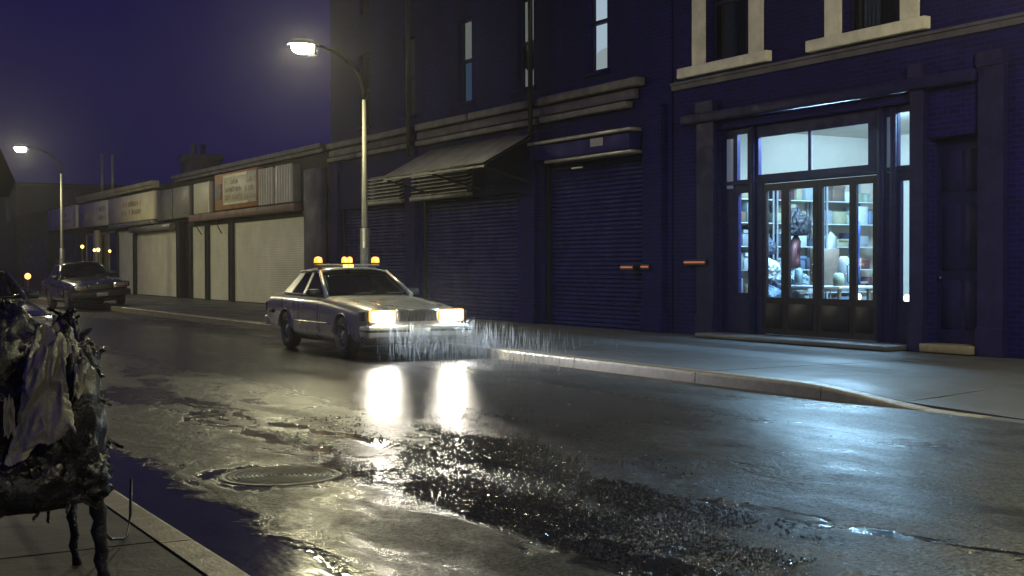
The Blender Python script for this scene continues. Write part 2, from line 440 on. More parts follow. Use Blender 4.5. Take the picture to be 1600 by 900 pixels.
class MB:
    def __init__(s):
        s.v = []; s.f = []; s.sm = []
    def add(s, vs, fs, smooth=False):
        b = len(s.v)
        s.v += [tuple(p) for p in vs]
        for q in fs:
            s.f.append(tuple(i + b for i in q)); s.sm.append(smooth)
        return s
    def box(s, x0, x1, y0, y1, z0, z1):
        return s.add([(x0,y0,z0),(x1,y0,z0),(x1,y1,z0),(x0,y1,z0),(x0,y0,z1),(x1,y0,z1),(x1,y1,z1),(x0,y1,z1)],
                     [(3,2,1,0),(4,5,6,7),(0,1,5,4),(1,2,6,5),(2,3,7,6),(3,0,4,7)])
    def bbox(s, x0, x1, y0, y1, z0, z1, r=0.01, seg=2):
        bm = bmesh.new()
        bmesh.ops.create_cube(bm, size=1)
        for v in bm.verts:
            v.co = Vector(((x0+x1)/2 + v.co.x*(x1-x0), (y0+y1)/2 + v.co.y*(y1-y0), (z0+z1)/2 + v.co.z*(z1-z0)))
        bmesh.ops.bevel(bm, geom=bm.edges[:] , offset=r, segments=seg, affect='EDGES', profile=0.5)
        bm.verts.index_update()
        s.add([v.co for v in bm.verts], [[v.index for v in f.verts] for f in bm.faces], True)
        bm.free()
        return s
    def bar(s, p, q, w, h, up=(0, 0, 1)):
        p = Vector(p); q = Vector(q); d = (q-p).normalized()
        a = d.cross(Vector(up))
        if a.length < 1e-4: a = d.cross(Vector((1, 0, 0)))
        a.normalize(); b = a.cross(d)
        a *= w/2; b *= h/2
        vs = [p-a-b, p+a-b, p+a+b, p-a+b, q-a-b, q+a-b, q+a+b, q-a+b]
        return s.add(vs, [(0,1,2,3),(7,6,5,4),(0,4,5,1),(1,5,6,2),(2,6,7,3),(3,7,4,0)])
    def tube(s, pts, rad, n=10, cap=True):
        pts = [Vector(p) for p in pts]
        if isinstance(rad, (int, float)): rad = [rad]*len(pts)
        b = len(s.v)
        ref = Vector((0.13, 0.31, 0.94))
        for i, p in enumerate(pts):
            d = (pts[min(i+1, len(pts)-1)] - pts[max(i-1, 0)]).normalized()
            r0 = ref if abs(d.dot(ref)) < 0.95 else Vector((1, 0, 0))
            a = d.cross(r0).normalized(); c = a.cross(d)
            for k in range(n):
                t = 2*math.pi*k/n
                s.v.append(tuple(p + (a*math.cos(t) + c*math.sin(t))*rad[i]))
        for i in range(len(pts)-1):
            for k in range(n):
                k2 = (k+1) % n
                s.f.append((b+i*n+k, b+i*n+k2, b+(i+1)*n+k2, b+(i+1)*n+k)); s.sm.append(True)
        if cap:
            s.f.append(tuple(b+k for k in range(n-1, -1, -1))); s.sm.append(False)
            e = b+(len(pts)-1)*n
            s.f.append(tuple(e+k for k in range(n))); s.sm.append(False)
        return s
    def lathe(s, prof, n=24, axis='z', org=(0, 0, 0), sx=1.0, sy=1.0):
        b = len(s.v)
        for r, z in prof:
            for k in range(n):
                t = 2*math.pi*k/n
                u, w = r*math.cos(t)*sx, r*math.sin(t)*sy
                if axis == 'z': q = (u, w, z)
                elif axis == 'x': q = (z, u, w)
                else: q = (u, z, w)
                s.v.append((q[0]+org[0], q[1]+org[1], q[2]+org[2]))
        for i in range(len(prof)-1):
            for k in range(n):
                k2 = (k+1) % n
                s.f.append((b+i*n+k, b+i*n+k2, b+(i+1)*n+k2, b+(i+1)*n+k)); s.sm.append(True)
        return s
    def disc(s, r, org, axis='z', n=24):
        b = len(s.v)
        for k in range(n):
            t = 2*math.pi*k/n
            u, w = r*math.cos(t), r*math.sin(t)
            q = (u, w, 0) if axis == 'z' else ((0, u, w) if axis == 'x' else (u, 0, w))
            s.v.append((q[0]+org[0], q[1]+org[1], q[2]+org[2]))
        s.f.append(tuple(b+k for k in range(n))); s.sm.append(False)
        return s
    def grid(s, fn, nu, nv, smooth=True):
        b = len(s.v)
        for j in range(nv+1):
            for i in range(nu+1):
                s.v.append(tuple(fn(i/nu, j/nv)))
        for j in range(nv):
            for i in range(nu):
                a = b + j*(nu+1) + i
                s.f.append((a, a+1, a+nu+2, a+nu+1)); s.sm.append(smooth)
        return s
    def prism(s, poly, off):
        off = Vector(off); n = len(poly)
        P = [Vector(p) for p in poly]
        vs = P + [p+off for p in P]
        fs = [tuple(range(n)), tuple(range(2*n-1, n-1, -1))]
        for i in range(n):
            j = (i+1) % n
            fs.append((i, i+n, j+n, j))
        return s.add(vs, fs)
    def build(s, name, mat, parent=None, local=False, solid=0.0):
        off = Vector((0, 0, 0))
        if parent is not None and not local:
            off = root_of(parent).location
        me = bpy.data.meshes.new(name)
        me.from_pydata([(v[0]-off[0], v[1]-off[1], v[2]-off[2]) for v in s.v], [], s.f)
        me.polygons.foreach_set('use_smooth', s.sm)
        bm = bmesh.new(); bm.from_mesh(me)
        bmesh.ops.recalc_face_normals(bm, faces=bm.faces[:])
        bm.to_mesh(me); bm.free()
        me.materials.append(MATS[mat])
        o = bpy.data.objects.new(name, me)
        C.objects.link(o)
        if parent is not None: o.parent = parent
        if solid:
            md = o.modifiers.new('solid', 'SOLIDIFY'); md.thickness = solid; md.offset = 0
        return o

def struct(o, label=None):
    o['kind'] = 'structure'
    if label: o['label'] = label
    return o

def wall_mesh(mb, X, Y0, Y1, Z0, Z1, holes, depth):
    """Street-facing wall on plane X with openings (y0,y1,z0,z1) that have reveals."""
    ys = sorted({Y0, Y1, *[h[0] for h in holes], *[h[1] for h in holes]})
    zs = sorted({Z0, Z1, *[h[2] for h in holes], *[h[3] for h in holes]})
    for a, b in zip(ys, ys[1:]):
        for c, d in zip(zs, zs[1:]):
            my, mz = (a+b)/2, (c+d)/2
            if any(h[0] < my < h[1] and h[2] < mz < h[3] for h in holes):
                continue
            mb.add([(X,a,c),(X,b,c),(X,b,d),(X,a,d)], [(0,3,2,1)])
            mb.add([(X+depth,a,c),(X+depth,b,c),(X+depth,b,d),(X+depth,a,d)], [(0,1,2,3)])
    for h in list(holes) + [(Y0, Y1, Z0, Z1)]:
        y0, y1, z0, z1 = h
        for q in (((y0,z0),(y1,z0)), ((y1,z0),(y1,z1)), ((y1,z1),(y0,z1)), ((y0,z1),(y0,z0))):
            (a, c), (b, d) = q
            mb.add([(X,a,c),(X,b,d),(X+depth,b,d),(X+depth,a,c)], [(0,1,2,3)])
    return mb

def lump(name, c, r, mat, label, seed, cat='rubbish bag', fold=0.16, grp='black rubbish bags heaped on the trestle', flaps=0):
    bm = bmesh.new()
    bmesh.ops.create_icosphere(bm, subdivisions=5, radius=1.0)
    o3 = Vector((seed*3.7, seed*1.3, seed*5.1))
    for v in bm.verts:
        d = v.co.normalized()
        q = d*1.6 + o3
        k = 1 + 0.22*mnoise.noise(q)
        rid = 1-abs(mnoise.noise(d*3.3+o3))*2
        rid2 = 1-abs(mnoise.noise(Vector((d.x*7, d.y*7, d.z*2.5))+o3*2))*2
        k += fold*0.55*max(rid, -0.2) + fold*0.32*rid2
        top = max(0, d.z-0.55)
        v.co = Vector((d.x*r[0]*k*(1-1.1*top), d.y*r[1]*k*(1-1.1*top), d.z*r[2]*(k if d.z < 0.6 else k+0.5*top)))
        if v.co.z < -0.72*r[2]: v.co.z = -0.72*r[2] + 0.1*(v.co.z+0.72*r[2])
    rn = random.Random(seed)
    base = [v.co.copy() for v in bm.verts]
    for f in range(flaps):
        p0 = rn.choice(base); d = Vector((p0.x/r[0], p0.y/r[1], p0.z/r[2])).normalized()
        tx = d.cross(Vector((rn.uniform(-1, 1), rn.uniform(-1, 1), rn.uniform(-1, 1)))).normalized(); ty = d.cross(tx)
        w = rn.uniform(0.02, 0.05); h = rn.uniform(0.03, 0.085); curl = rn.uniform(-0.6, 0.9); ph = rn.uniform(0, 6)
        gr = []
        for j in range(5):
            for i in range(5):
                a = i/4-.5; b = j/4
                q = p0*0.97 + tx*(a*w*(1-0.6*b)) + ty*(h*b*math.cos(curl)) + d*(h*b*(0.25+0.5*math.sin(curl)) + 0.008*math.sin(a*9+ph+b*5))
                gr.append(bm.verts.new(q))
        for j in range(4):
            for i in range(4):
                k2 = j*5+i
                bm.faces.new((gr[k2], gr[k2+1], gr[k2+6], gr[k2+5]))
    me = bpy.data.meshes.new(name); bm.to_mesh(me); bm.free()
    me.polygons.foreach_set('use_smooth', [True]*len(me.polygons))
    me.materials.append(MATS[mat])
    o = bpy.data.objects.new(name, me); o.location = c; C.objects.link(o)
    return tag(o, label, cat, grp)

# ------------------------------------------------------------------ ground, road, pavements
KX = 9.80          # far kerb face
NK = 1.75          # near kerb face
def smooth01(t):
    t = max(0.0, min(1.0, t)); return t*t*(3-2*t)
def far_drop(Y):
    return smooth01((10.6-Y)/2.1)*smooth01((Y-1.0)/2.0)
def far_z(X, Y):
    t = smooth01((X-KX)/2.6)
    return 0.15 - 0.143*far_drop(Y)*(1-t)

g = MB().add([(-180,-180,-0.06),(180,-180,-0.06),(180,180,-0.06),(-180,180,-0.06)], [(0,1,2,3)]).build('ground', 'wet_asphalt')
struct(g)
rd = MB().add([(NK-0.02,-60,0),(KX+0.02,-60,0),(KX+0.02,170,0),(NK-0.02,170,0)], [(0,1,2,3)]).build('road', 'wet_asphalt')
struct(rd)

def ragged_strip():
    """Relaid carriageway strip along the near gutter, standing a little proud of the old surface."""
    mb = MB()
    n = 140
    L = []; Rr = []
    for i in range(n+1):
        y = 2.0 + 10.0*i/n
        e = 3.40 + 0.05*mnoise.noise((y*1.7, 3.1, 0)) + 0.03*mnoise.noise((y*7, 1.1, 0))
        if y > 8.3: e = 3.40 + (y-8.3)*0.16 + 0.07*mnoise.noise((y*3, 0, 0))
        l = 2.42 + 0.08*mnoise.noise((y*1.3, 9.1, 0)) + 0.03*mnoise.noise((y*8, 5, 0))
        L.append((l, y)); Rr.append((e, y))
    vs = []; fs = []
    for (l, y), (e, _) in zip(L, Rr):
        vs += [(l, y, 0.0015), (l+0.03, y, 0.004), (e-0.015, y, 0.009), (e, y, 0.001)]
    for i in range(n):
        for k in range(3):
            a = i*4+k
            fs.append((a, a+1, a+5, a+4))
    return mb.add(vs, fs)
rp = ragged_strip().build('relaid_asphalt', 'wet_asphalt', rd)

fp = MB().grid(lambda u, v: (KX+0.18+u*(14.9-KX-0.18), -12+v*132, far_z(KX+0.18+u*(14.9-KX-0.18), -12+v*132)-0.012), 8, 264, False).build('far_pavement', 'joint_dirt')
struct(fp)
xs = [KX+0.19, 11.5, 13.15, 14.8]
yy = -6.0
rows = []
while yy < 62:
    rows.append(yy); yy += 1.52
for y0 in rows:
    for a, b in zip(xs, xs[1:]):
        j = 0.006
        x0, x1, y1 = a+j, b-j, y0+1.52-j
        dz = random.uniform(-0.003, 0.003)
        mb = MB().grid(lambda u, v: (x0+u*(x1-x0), y0+v*(y1-y0), far_z(x0+u*(x1-x0), y0+v*(y1-y0))+dz), 3, 3)
        ring = [(x0,y0),(x1,y0),(x1,y1),(x0,y1)]
        for (p, q) in zip(ring, ring[1:]+ring[:1]):
            mb.add([(p[0],p[1],far_z(*p)+dz),(q[0],q[1],far_z(*q)+dz),(q[0],q[1],far_z(*q)-0.03),(p[0],p[1],far_z(*p)-0.03)], [(0,1,2,3)])
        mb.build('paving_slab', 'wet_pavement', fp)
far_rest = MB().add([(KX+0.18,62.3,0.15),(14.9,62.3,0.15),(14.9,150,0.15),(KX+0.18,150,0.15)], [(0,1,2,3)]).build('distant_paving', 'wet_pavement', fp)

def kerb_stone(x0, x1, y0, y1, zf, face_low, parent, mat='granite'):
    """Granite kerb length with a worn rounded arris towards the road (face_low: road is on the low-X side)."""
    j = 0.006
    y0 += j; y1 -= j
    mb = MB()
    n = 6
    vs = []
    prof_n = 7
    for i in range(n+1):
        y = y0 + (y1-y0)*i/n
        z = zf(y)
        w = 0.006*mnoise.noise((y*3, x0, 0.2))
        if face_low:
            pr = [(x0-0.012, -0.05), (x0+w*0.5, z-0.035), (x0+0.008+w, z-0.012), (x0+0.03, z-0.001), (x1, z), (x1, -0.05)]
        else:
            pr = [(x1+0.012, -0.05), (x1+w*0.5, z-0.035), (x1-0.008+w, z-0.012), (x1-0.03, z-0.001), (x0, z), (x0, -0.05)]
        pr = [(px, max(pz, -0.05)) for px, pz in pr]
        vs += [(px, y, pz) for px, pz in pr]
    fs = []
    m = 6
    for i in range(n):
        for k in range(m-1):
            a = i*m+k
            fs.append((a, a+1, a+m+1, a+m))
    fs.append(tuple(range(m))); fs.append(tuple(n*m+k for k in range(m)))
    return mb.add(vs, fs).build('kerb_stone', mat, parent)

joints = [-6.0, -3.8, -1.5, 0.9, 3.2, 5.6, 8.1, 10.2, 12.35, 15.05, 16.4, 18.6, 20.9, 23.3, 25.5, 27.9, 30.2, 32.4, 34.8, 37.1, 39.5,
          42.0, 44.3, 46.8, 49.2, 51.6, 54.1, 56.5, 59.0, 61.5, 64.0]
for a, b in zip(joints, joints[1:]):
    kerb_stone(KX, KX+0.18, a, b, lambda y: far_z(KX, y), True, fp, 'wet_pavement' if b < 8.3 else 'granite')
kerb_stone(KX, KX+0.18, 64.0, 150.0, lambda y: 0.15, True, fp)

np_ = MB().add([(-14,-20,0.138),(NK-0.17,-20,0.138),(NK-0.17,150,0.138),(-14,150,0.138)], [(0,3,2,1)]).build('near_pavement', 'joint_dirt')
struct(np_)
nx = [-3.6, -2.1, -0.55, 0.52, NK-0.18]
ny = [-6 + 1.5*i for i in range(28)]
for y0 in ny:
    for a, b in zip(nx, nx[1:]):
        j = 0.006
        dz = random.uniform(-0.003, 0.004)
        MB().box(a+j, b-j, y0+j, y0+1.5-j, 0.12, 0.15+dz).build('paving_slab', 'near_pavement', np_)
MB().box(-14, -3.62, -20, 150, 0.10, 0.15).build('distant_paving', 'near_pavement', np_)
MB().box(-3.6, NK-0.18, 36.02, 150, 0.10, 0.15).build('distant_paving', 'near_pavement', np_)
nj = [-6 , -3.6, -1.4, 0.9, 2.6, 4.3, 5.95, 7.7, 9.4, 11.6, 13.9, 16.2, 18.4, 20.8, 23.1, 25.4, 27.8, 30.1, 32.5, 35, 150]
for a, b in zip(nj, nj[1:]):
    kerb_stone(NK-0.17, NK, a, b, lambda y: 0.155, False, np_)

# ------------------------------------------------------------------ loose wet chippings on the worn band
def chippings():
    rn = random.Random(5)
    mb = MB()
    n = 0
    while n < 8000:
        y = rn.uniform(4.6, 11.5); x = rn.uniform(3.5, 6.9)
        if rn.random() < (x-(y-5.0)*0.3-4.0)/0.95 or rn.random() < (y-9.0)/2.8: continue
        q = mnoise.noise((x*2.2, y*0.7, 1.7)) + 0.5*mnoise.noise((x*5, y*2, 4.2))
        if q < rn.uniform(-0.25, 0.45): continue
        r = rn.uniform(0.003, 0.0085)
        sg = rn.choice((0.08, 0.2))
        tx, ty = rn.gauss(0, sg), rn.gauss(0, sg)
        k = rn.randint(4, 6); a0 = rn.uniform(0, 6)
        top = []
        for i in range(k):
            a = a0 + i*2*math.pi/k
            rr = r*rn.uniform(0.75, 1.2)
            dx, dy = rr*math.cos(a), rr*math.sin(a)
            top.append((x+dx, y+dy, 0.006 + tx*dx + ty*dy))
        low = [(x+(p[0]-x)*1.15, y+(p[1]-y)*1.15, -0.002) for p in top]
        mb.add(top+low, [tuple(range(k))] + [(i, (i+1) % k, k+(i+1) % k, k+i) for i in range(k)])
        n += 1
    o = mb.build('loose_chippings', 'wet_stone')
    tag(o, 'wet stone chippings glinting on the worn middle of the road', 'gravel', kind='stuff')
chippings()

# ------------------------------------------------------------------ manhole cover
def manhole():
    cx, cy = 3.03, 8.34
    t = thing('manhole_cover', (cx, cy, 0), 'round ribbed iron manhole cover set in the wet road', 'manhole cover')
    MB().lathe([(0.415, 0.0), (0.412, 0.010), (0.402, 0.0125), (0.372, 0.0125), (0.366, 0.006), (0.366, 0.0)], 64, org=(cx, cy, 0)).build('frame_ring', 'cast_iron', t)
    prof = [(0.357, 0.0), (0.357, 0.0095), (0.352, 0.0125)]
    lid = MB().lathe(prof + [(0.34, 0.0125), (0.335, 0.0065), (0.001, 0.0065)], 64, org=(cx, cy, 0)).build('lid', 'cast_iron', t)
    for k in range(10):
        r = 0.315 - k*0.031
        MB().lathe([(r+0.010, 0.0065), (r+0.006, 0.0145), (r-0.006, 0.0145), (r-0.010, 0.0065)], 56, org=(cx, cy, 0)).build('rib', 'cast_iron', lid)
    for s in (-1, 1):
        MB().tube([(cx+s*0.29, cy-0.02, 0.013), (cx+s*0.29, cy+0.02, 0.013)], 0.006, 8).build('pick_hole_rim', 'cast_iron', lid)
manhole()

# ------------------------------------------------------------------ corner building with the lit shop
FX = 14.8
def corner_building():
    t = thing('corner_building', (FX, 15.5, 0.15), 'dark brick corner building with pale stone window surrounds above a lit shop', 'building')
    Y0, Y1, ZT = 11.0, 19.30, 11.4
    sh = (13.48, 18.02, 0.15, 3.86)      # shop opening
    dr = (12.24, 13.20, 0.15, 3.3)       # side entrance
    r2 = (13.70, 14.94, 5.08, 7.25); r1 = (17.12, 18.34, 5.08, 7.25)
    u2 = (13.70, 14.94, 8.6, 10.5); u1 = (17.12, 18.34, 8.6, 10.5)
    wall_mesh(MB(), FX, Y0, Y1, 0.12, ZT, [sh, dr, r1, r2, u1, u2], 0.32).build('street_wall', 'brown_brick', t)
    MB().add([(FX+0.01,Y0,0.1),(28,Y0,0.1),(28,Y0,ZT),(FX+0.01,Y0,ZT)], [(0,1,2,3)]).build('side_wall', 'brown_brick', t)
    MB().box(FX+0.33, 28, Y0+0.01, Y1, ZT-0.3, ZT-0.05).build('roof', 'roofing', t)
    MB().box(27.8, 28, Y0+0.01, Y1, 0.1, ZT-0.3).build('rear_wall', 'brown_brick', t)
    c = MB().box(FX-0.25, FX-0.002, Y0-0.2, Y1, ZT-0.1, ZT+0.12); c.box(FX-0.14, FX-0.002, Y0-0.1, Y1, ZT-0.4, ZT-0.1)
    c.build('cornice', 'sooty_stone', t)
    s = MB().box(FX-0.05, FX-0.002, Y0, Y1, 4.705, 4.80); s.box(FX-0.085, FX-0.002, Y0, Y1, 4.80, 4.845)
    s.build('string_course', 'string_course', t)
    for (a, b, z0, z1) in (r1, r2, u1, u2):
        w = MB()
        w.box(FX+0.16, FX+0.22, a, a+0.07, z0, z1); w.box(FX+0.16, FX+0.22, b-0.07, b, z0, z1)
        w.box(FX+0.16, FX+0.22, a+0.07, b-0.07, z0, z0+0.08); w.box(FX+0.16, FX+0.22, a+0.07, b-0.07, z1-0.07, z1)
        w.box(FX+0.14, FX+0.2, a+0.07, b-0.07, (z0+z1)/2-0.03, (z0+z1)/2+0.03)
        win = w.build('window', 'painted_wood', t)
        MB().box(FX+0.185, FX+0.19, a+0.07, b-0.07, z0+0.08, z1-0.07).build('pane', 'dusk_glass', win)
        # thin net curtains hanging behind the glass
        for (ca, cb) in ((a+0.12, a+0.42), (b-0.55, b-0.2)):
            MB().grid(lambda u, v: (FX+0.27+0.025*math.sin(u*26), ca+u*(cb-ca), z0+0.02+v*(z1-z0-0.1)), 26, 2).build('curtain', 'goods_grey', win)
        MB().box(FX+0.31, FX+0.32, a-0.2, b+0.2, z0-0.2, z1+0.2).build('dark_room', 'roofing', win)
        MB().box(FX-0.055, FX+0.03, b+0.002, b+0.34, z0+0.002, z1).build('stone_jamb', 'stone_trim', t)
        MB().box(FX-0.055, FX+0.03, a-0.34, a-0.002, z0+0.002, z1).build('stone_jamb', 'stone_trim', t)
        MB().bbox(FX-0.06, FX+0.03, a-0.36, b+0.36, z1+0.002, z1+0.32, 0.008, 1).build('lintel', 'stone_trim', t)
        MB().bbox(FX-0.13, FX+0.1, a-0.54, b+0.70, z0-0.185, z0, 0.012, 2).build('sill', 'stone_trim', t)
    # pilasters either side of the shop and of the side entrance
    for a, b, m in ((13.21, 13.47, 'painted_wood'), (11.8, 12.23, 'painted_wood'), (18.03, 18.5, 'painted_wood')):
        p = MB().box(FX-0.09, FX-0.001, a, b, 0.152, 4.2); p.box(FX-0.12, FX-0.001, a-0.015, b+0.015, 0.152, 0.55); p.box(FX-0.12, FX-0.001, a-0.015, b+0.015, 4.2, 4.4)
        p.build('pilaster', m, t)
    MB().bbox(FX-0.16, FX-0.001, 12.26, 18.9, 4.02, 4.19, 0.01, 1).build('shop_cornice', 'painted_wood', t)
    # side entrance: dark panelled door with a pale step
    d = MB().box(FX+0.2, FX+0.25, 12.25, 13.19, 0.29, 3.29)
    dd = d.build('door', 'painted_wood', t)
    for z0, z1 in ((0.5, 1.2), (1.35, 2.3), (2.5, 3.1)):
        for a, b in ((12.34, 12.68), (12.76, 13.1)):
            MB().bbox(FX+0.185, FX+0.2, a, b, z0, z1, 0.006, 1).build('panel', 'painted_wood', dd)
    MB().lathe([(0.001, -0.05), (0.03, -0.045), (0.032, -0.02), (0.012, 0)], 12, 'x', (FX+0.2, 13.12, 1.25)).build('handle', 'chrome', dd)
    MB().bbox(FX-0.20, FX+0.19, 12.26, 13.18, 0.16, 0.285, 0.015, 2).build('door_step', 'granite', t)
    # ---- shop front joinery
    G = FX+0.10
    holes = [(14.48, 17.03, 3.0, 3.65),
             (17.32, 17.59, 2.94, 3.75), (17.30, 17.56, 0.95, 2.71),
             (13.56, 13.88, 2.94, 3.75), (13.56, 13.82, 0.88, 2.71),
             (17.70, 17.91, 2.80, 3.69), (14.0, 14.12, 2.85, 3.70),
             (14.30, 16.93, 0.24, 2.84)]
    fr = wall_mesh(MB(), G, 13.48, 18.02, 0.20, 3.86, holes, 0.07)
    fr.box(G-0.03, G+0.03, 13.49, 18.01, 2.86, 2.925)
    fr.box(G-0.02, G, 15.73, 15.79, 3.0, 3.65)
    fr = fr.build('shop_front', 'painted_wood', t)
    for a, b in ((14.48, 15.73), (15.79, 17.03)):
        MB().box(G+0.03, G+0.036, a, b, 3.0, 3.65).build('transom_pane', 'pane', fr)
    for a, b in ((17.32, 17.59), (13.56, 13.88)):
        MB().box(G+0.03, G+0.036, a, b, 2.94, 3.75).build('upper_side_pane', 'pane', fr)
    MB().box(G+0.03, G+0.036, 17.30, 17.56, 0.95, 2.71).build('side_pane', 'pane', fr)
    MB().box(G+0.03, G+0.036, 13.56, 13.82, 0.88, 2.71).build('side_pane', 'pane', fr)
    MB().box(G+0.03, G+0.036, 17.70, 17.91, 2.80, 3.69).build('narrow_pane', 'dim_side_light', fr)
    MB().box(G+0.03, G+0.036, 14.0, 14.12, 2.85, 3.70).build('narrow_pane', 'dim_side_light', fr)
    # pilaster mouldings of the shop front
    for y in (17.16, 14.2, 13.94):
        MB().bbox(G-0.05, G-0.001, y-0.055, y+0.055, 0.21, 3.85, 0.015, 1).build('moulding', 'painted_wood', fr)
    leaves = [(16.376, 16.925, 16.47, 16.84), (15.606, 16.372, 15.71, 16.28), (14.816, 15.602, 14.89, 15.50), (14.305, 14.812, 14.39, 14.74)]
    for (a, b, ga, gb) in leaves:
        lf = wall_mesh(MB(), G+0.012, a+0.006, b-0.006, 0.25, 2.83, [(ga, gb, 0.885, 2.71)], 0.05).build('door', 'door_wood', t)
        MB().box(G+0.035, G+0.041, ga, gb, 0.885, 2.71).build('pane', 'pane', lf)
        MB().bbox(G-0.004, G+0.012, ga, gb, 0.36, 0.78, 0.006, 1).build('kick_panel', 'door_wood', lf)
    for y in (15.66, 14.87):
        MB().tube([(G-0.02, y, 1.15), (G-0.05, y, 1.17), (G-0.05, y, 1.43), (G-0.02, y, 1.45)], 0.009, 8).build('door_pull', 'chrome', fr)
    st = MB().bbox(FX-0.55, FX+0.16, 13.50, 17.98, 0.156, 0.236, 0.02, 2).build('shop_step', 'wet_pavement', t)
    # ---- the shop room
    X0, X1, A, B, ZF, ZC = G+0.12, 19.8, 11.95, 19.22, 0.24, 4.05
    MB().box(X0, X1, A, B, ZF-0.03, ZF).build('shop_floor', 'shop_floor', t)
    MB().box(X0, X1, A, B, ZC, ZC+0.03).build('shop_ceiling', 'plaster', t)
    MB().box(X1, X1+0.05, A, B, ZF, ZC).build('shop_back_wall', 'plaster', t)
    MB().box(X0, X1, B, B+0.05, ZF, ZC).build('shop_side_wall', 'plaster', t)
    MB().box(X0, X1, 13.22, 13.27, ZF, ZC).build('shop_side_wall', 'plaster', t)
    return t
corner_building()

def shop_interior():
    ZF = 0.24
    k = 0
    names = ['front', 'rear']
    for y in (14.2, 16.2):
        for x in (15.6, 16.4):
            t = thing('ceiling_light', (x, y, 4.02), ('fluorescent ceiling tube near the %s of the shop, %s of the pair' % (names[0] if x < 16 else names[1], 'right' if y < 16 else 'left')), 'ceiling light', 'fluorescent tubes in the lit shop')
            MB().box(x-0.09, x+0.09, y-0.75, y+0.75, 3.98, 4.045).build('fitting', 'goods_white', t)
            MB().tube([(x, y-0.7, 3.955), (x, y+0.7, 3.955)], 0.03, 6, False).build('tube', 'tube', t)
    # shelving along the left side wall
    items = ['goods_blue', 'goods_white', 'goods_teal', 'goods_yellow', 'goods_grey', 'goods_brown', 'goods_dark', 'goods_green', 'goods_maroon']
    names = {'goods_blue': 'blue', 'goods_white': 'white', 'goods_teal': 'teal', 'goods_yellow': 'yellow', 'goods_grey': 'grey', 'goods_brown': 'brown', 'goods_dark': 'dark', 'goods_green': 'green', 'goods_maroon': 'maroon'}
    rnd = random.Random(3)
    units = [(15.55, 16.75, 'narrow steel shelving behind the leftmost shop door', 'left shelving'), (16.85, 18.05, 'tall steel shelving behind the middle shop doors', 'middle shelving'), (18.15, 19.5, 'wide steel shelving in the far back of the shop', 'back shelving')]
    ordn = ['floor', 'second', 'third', 'fourth', 'fifth', 'top']
    for (xa, xb, lab, short) in units:
        t = thing('shelving_unit', ((xa+xb)/2, 18.95, ZF), lab, 'shelving')
        for x in (xa, xb):
            for y in (18.72, 19.18):
                MB().box(x-0.015, x+0.015, y-0.015, y+0.015, ZF, 3.1).build('upright', 'goods_grey', t)
        zs = [0.45, 0.9, 1.35, 1.8, 2.25, 2.7]
        for i, z in enumerate(zs):
            MB().box(xa+0.016, xb-0.016, 18.72, 19.18, z-0.02, z).build('shelf', 'goods_white', t)
            x = xa+0.03
            n = 0
            while x < xb-0.12:
                w = rnd.uniform(0.13, 0.34); h = rnd.uniform(0.12, 0.38)
                if x+w > xb-0.03: w = xb-0.03-x
                c = rnd.choice(items)
                if i == 4 and short == 'middle shelving' and rnd.random() < 0.6: c = 'goods_yellow'
                if i == 5 and rnd.random() < 0.6: c = rnd.choice(['goods_white', 'goods_green', 'goods_yellow'])
                if rnd.random() < 0.9:
                    nm = 'storage_box'
                    side = ['left end', 'left middle', 'middle', 'right middle', 'right end', 'far right end', 'extreme right'][min(n, 6)]
                    mb = MB().bbox(x, x+w-0.015, 18.75+rnd.uniform(0, 0.05), 19.12, z+0.001, z+h, 0.008, 1)
                    if rnd.random() < 0.4:
                        mb.box(x-0.004, x+w-0.011, 18.742, 19.13, z+h*0.8, z+h+0.004)
                    tag(mb.build(nm, c), '%s carton at %s of the %s, %s shelf' % (names[c], side, short, ordn[i]), 'box', 'goods on the shop shelves')
                n += 1
                x += w + rnd.uniform(0.0, 0.06)
    # garments on stands
    def coat(x, y, ztop, zhem, wsh, mat, lab, rz):
        t = thing('hanging_coat', (x, y, ZF), lab, 'coat', None, rz)
        h = ztop-zhem
        prof = [(0.03, ztop-ZF), (0.06, ztop-ZF-0.02), (wsh*0.75, ztop-ZF-0.07), (wsh, ztop-ZF-0.14), (wsh*0.93, ztop-ZF-0.3), (wsh*0.8, ztop-ZF-h*0.5), (wsh*0.92, ztop-ZF-h*0.8), (wsh*1.02, zhem-ZF), (wsh*0.9, zhem-ZF+0.01)]
        m = MB().lathe(prof, 28, sx=1.0, sy=0.5)
        m.v = [(vx*(1+0.05*math.sin(9*math.atan2(vy, vx))), vy*(1+0.16*math.sin(7*math.atan2(vy, vx))), vz) for vx, vy, vz in m.v]
        b = m.build('coat_body', mat, t, True)
        for s in (-1, 1):
            MB().tube([(s*wsh*0.85, 0, ztop-ZF-0.12), (s*(wsh+0.06), 0.02, ztop-ZF-0.3), (s*(wsh+0.09), 0.04, ztop-ZF-0.62)], [0.075, 0.066, 0.05], 10).build('sleeve', mat, t, True)
        MB().tube([(0, 0, 0), (0, 0, ztop-ZF+0.05)], 0.014, 8).build('stand_pole', 'chrome', t, True)
        MB().lathe([(0.18, 0), (0.18, 0.015), (0.02, 0.03)], 20).build('stand_base', 'chrome', t, True)
    coat(16.35, 17.66, 2.0, 1.40, 0.15, 'goods_maroon', 'short maroon jacket on a stand behind the second shop door pane', 0.7)
    fur = lump('fur_coat', (16.3, 17.6, 2.16), (0.23, 0.2, 0.25), 'coat_black', 'bulky black fur coat hung over the maroon jacket', 13, 'coat', 0.30, None)
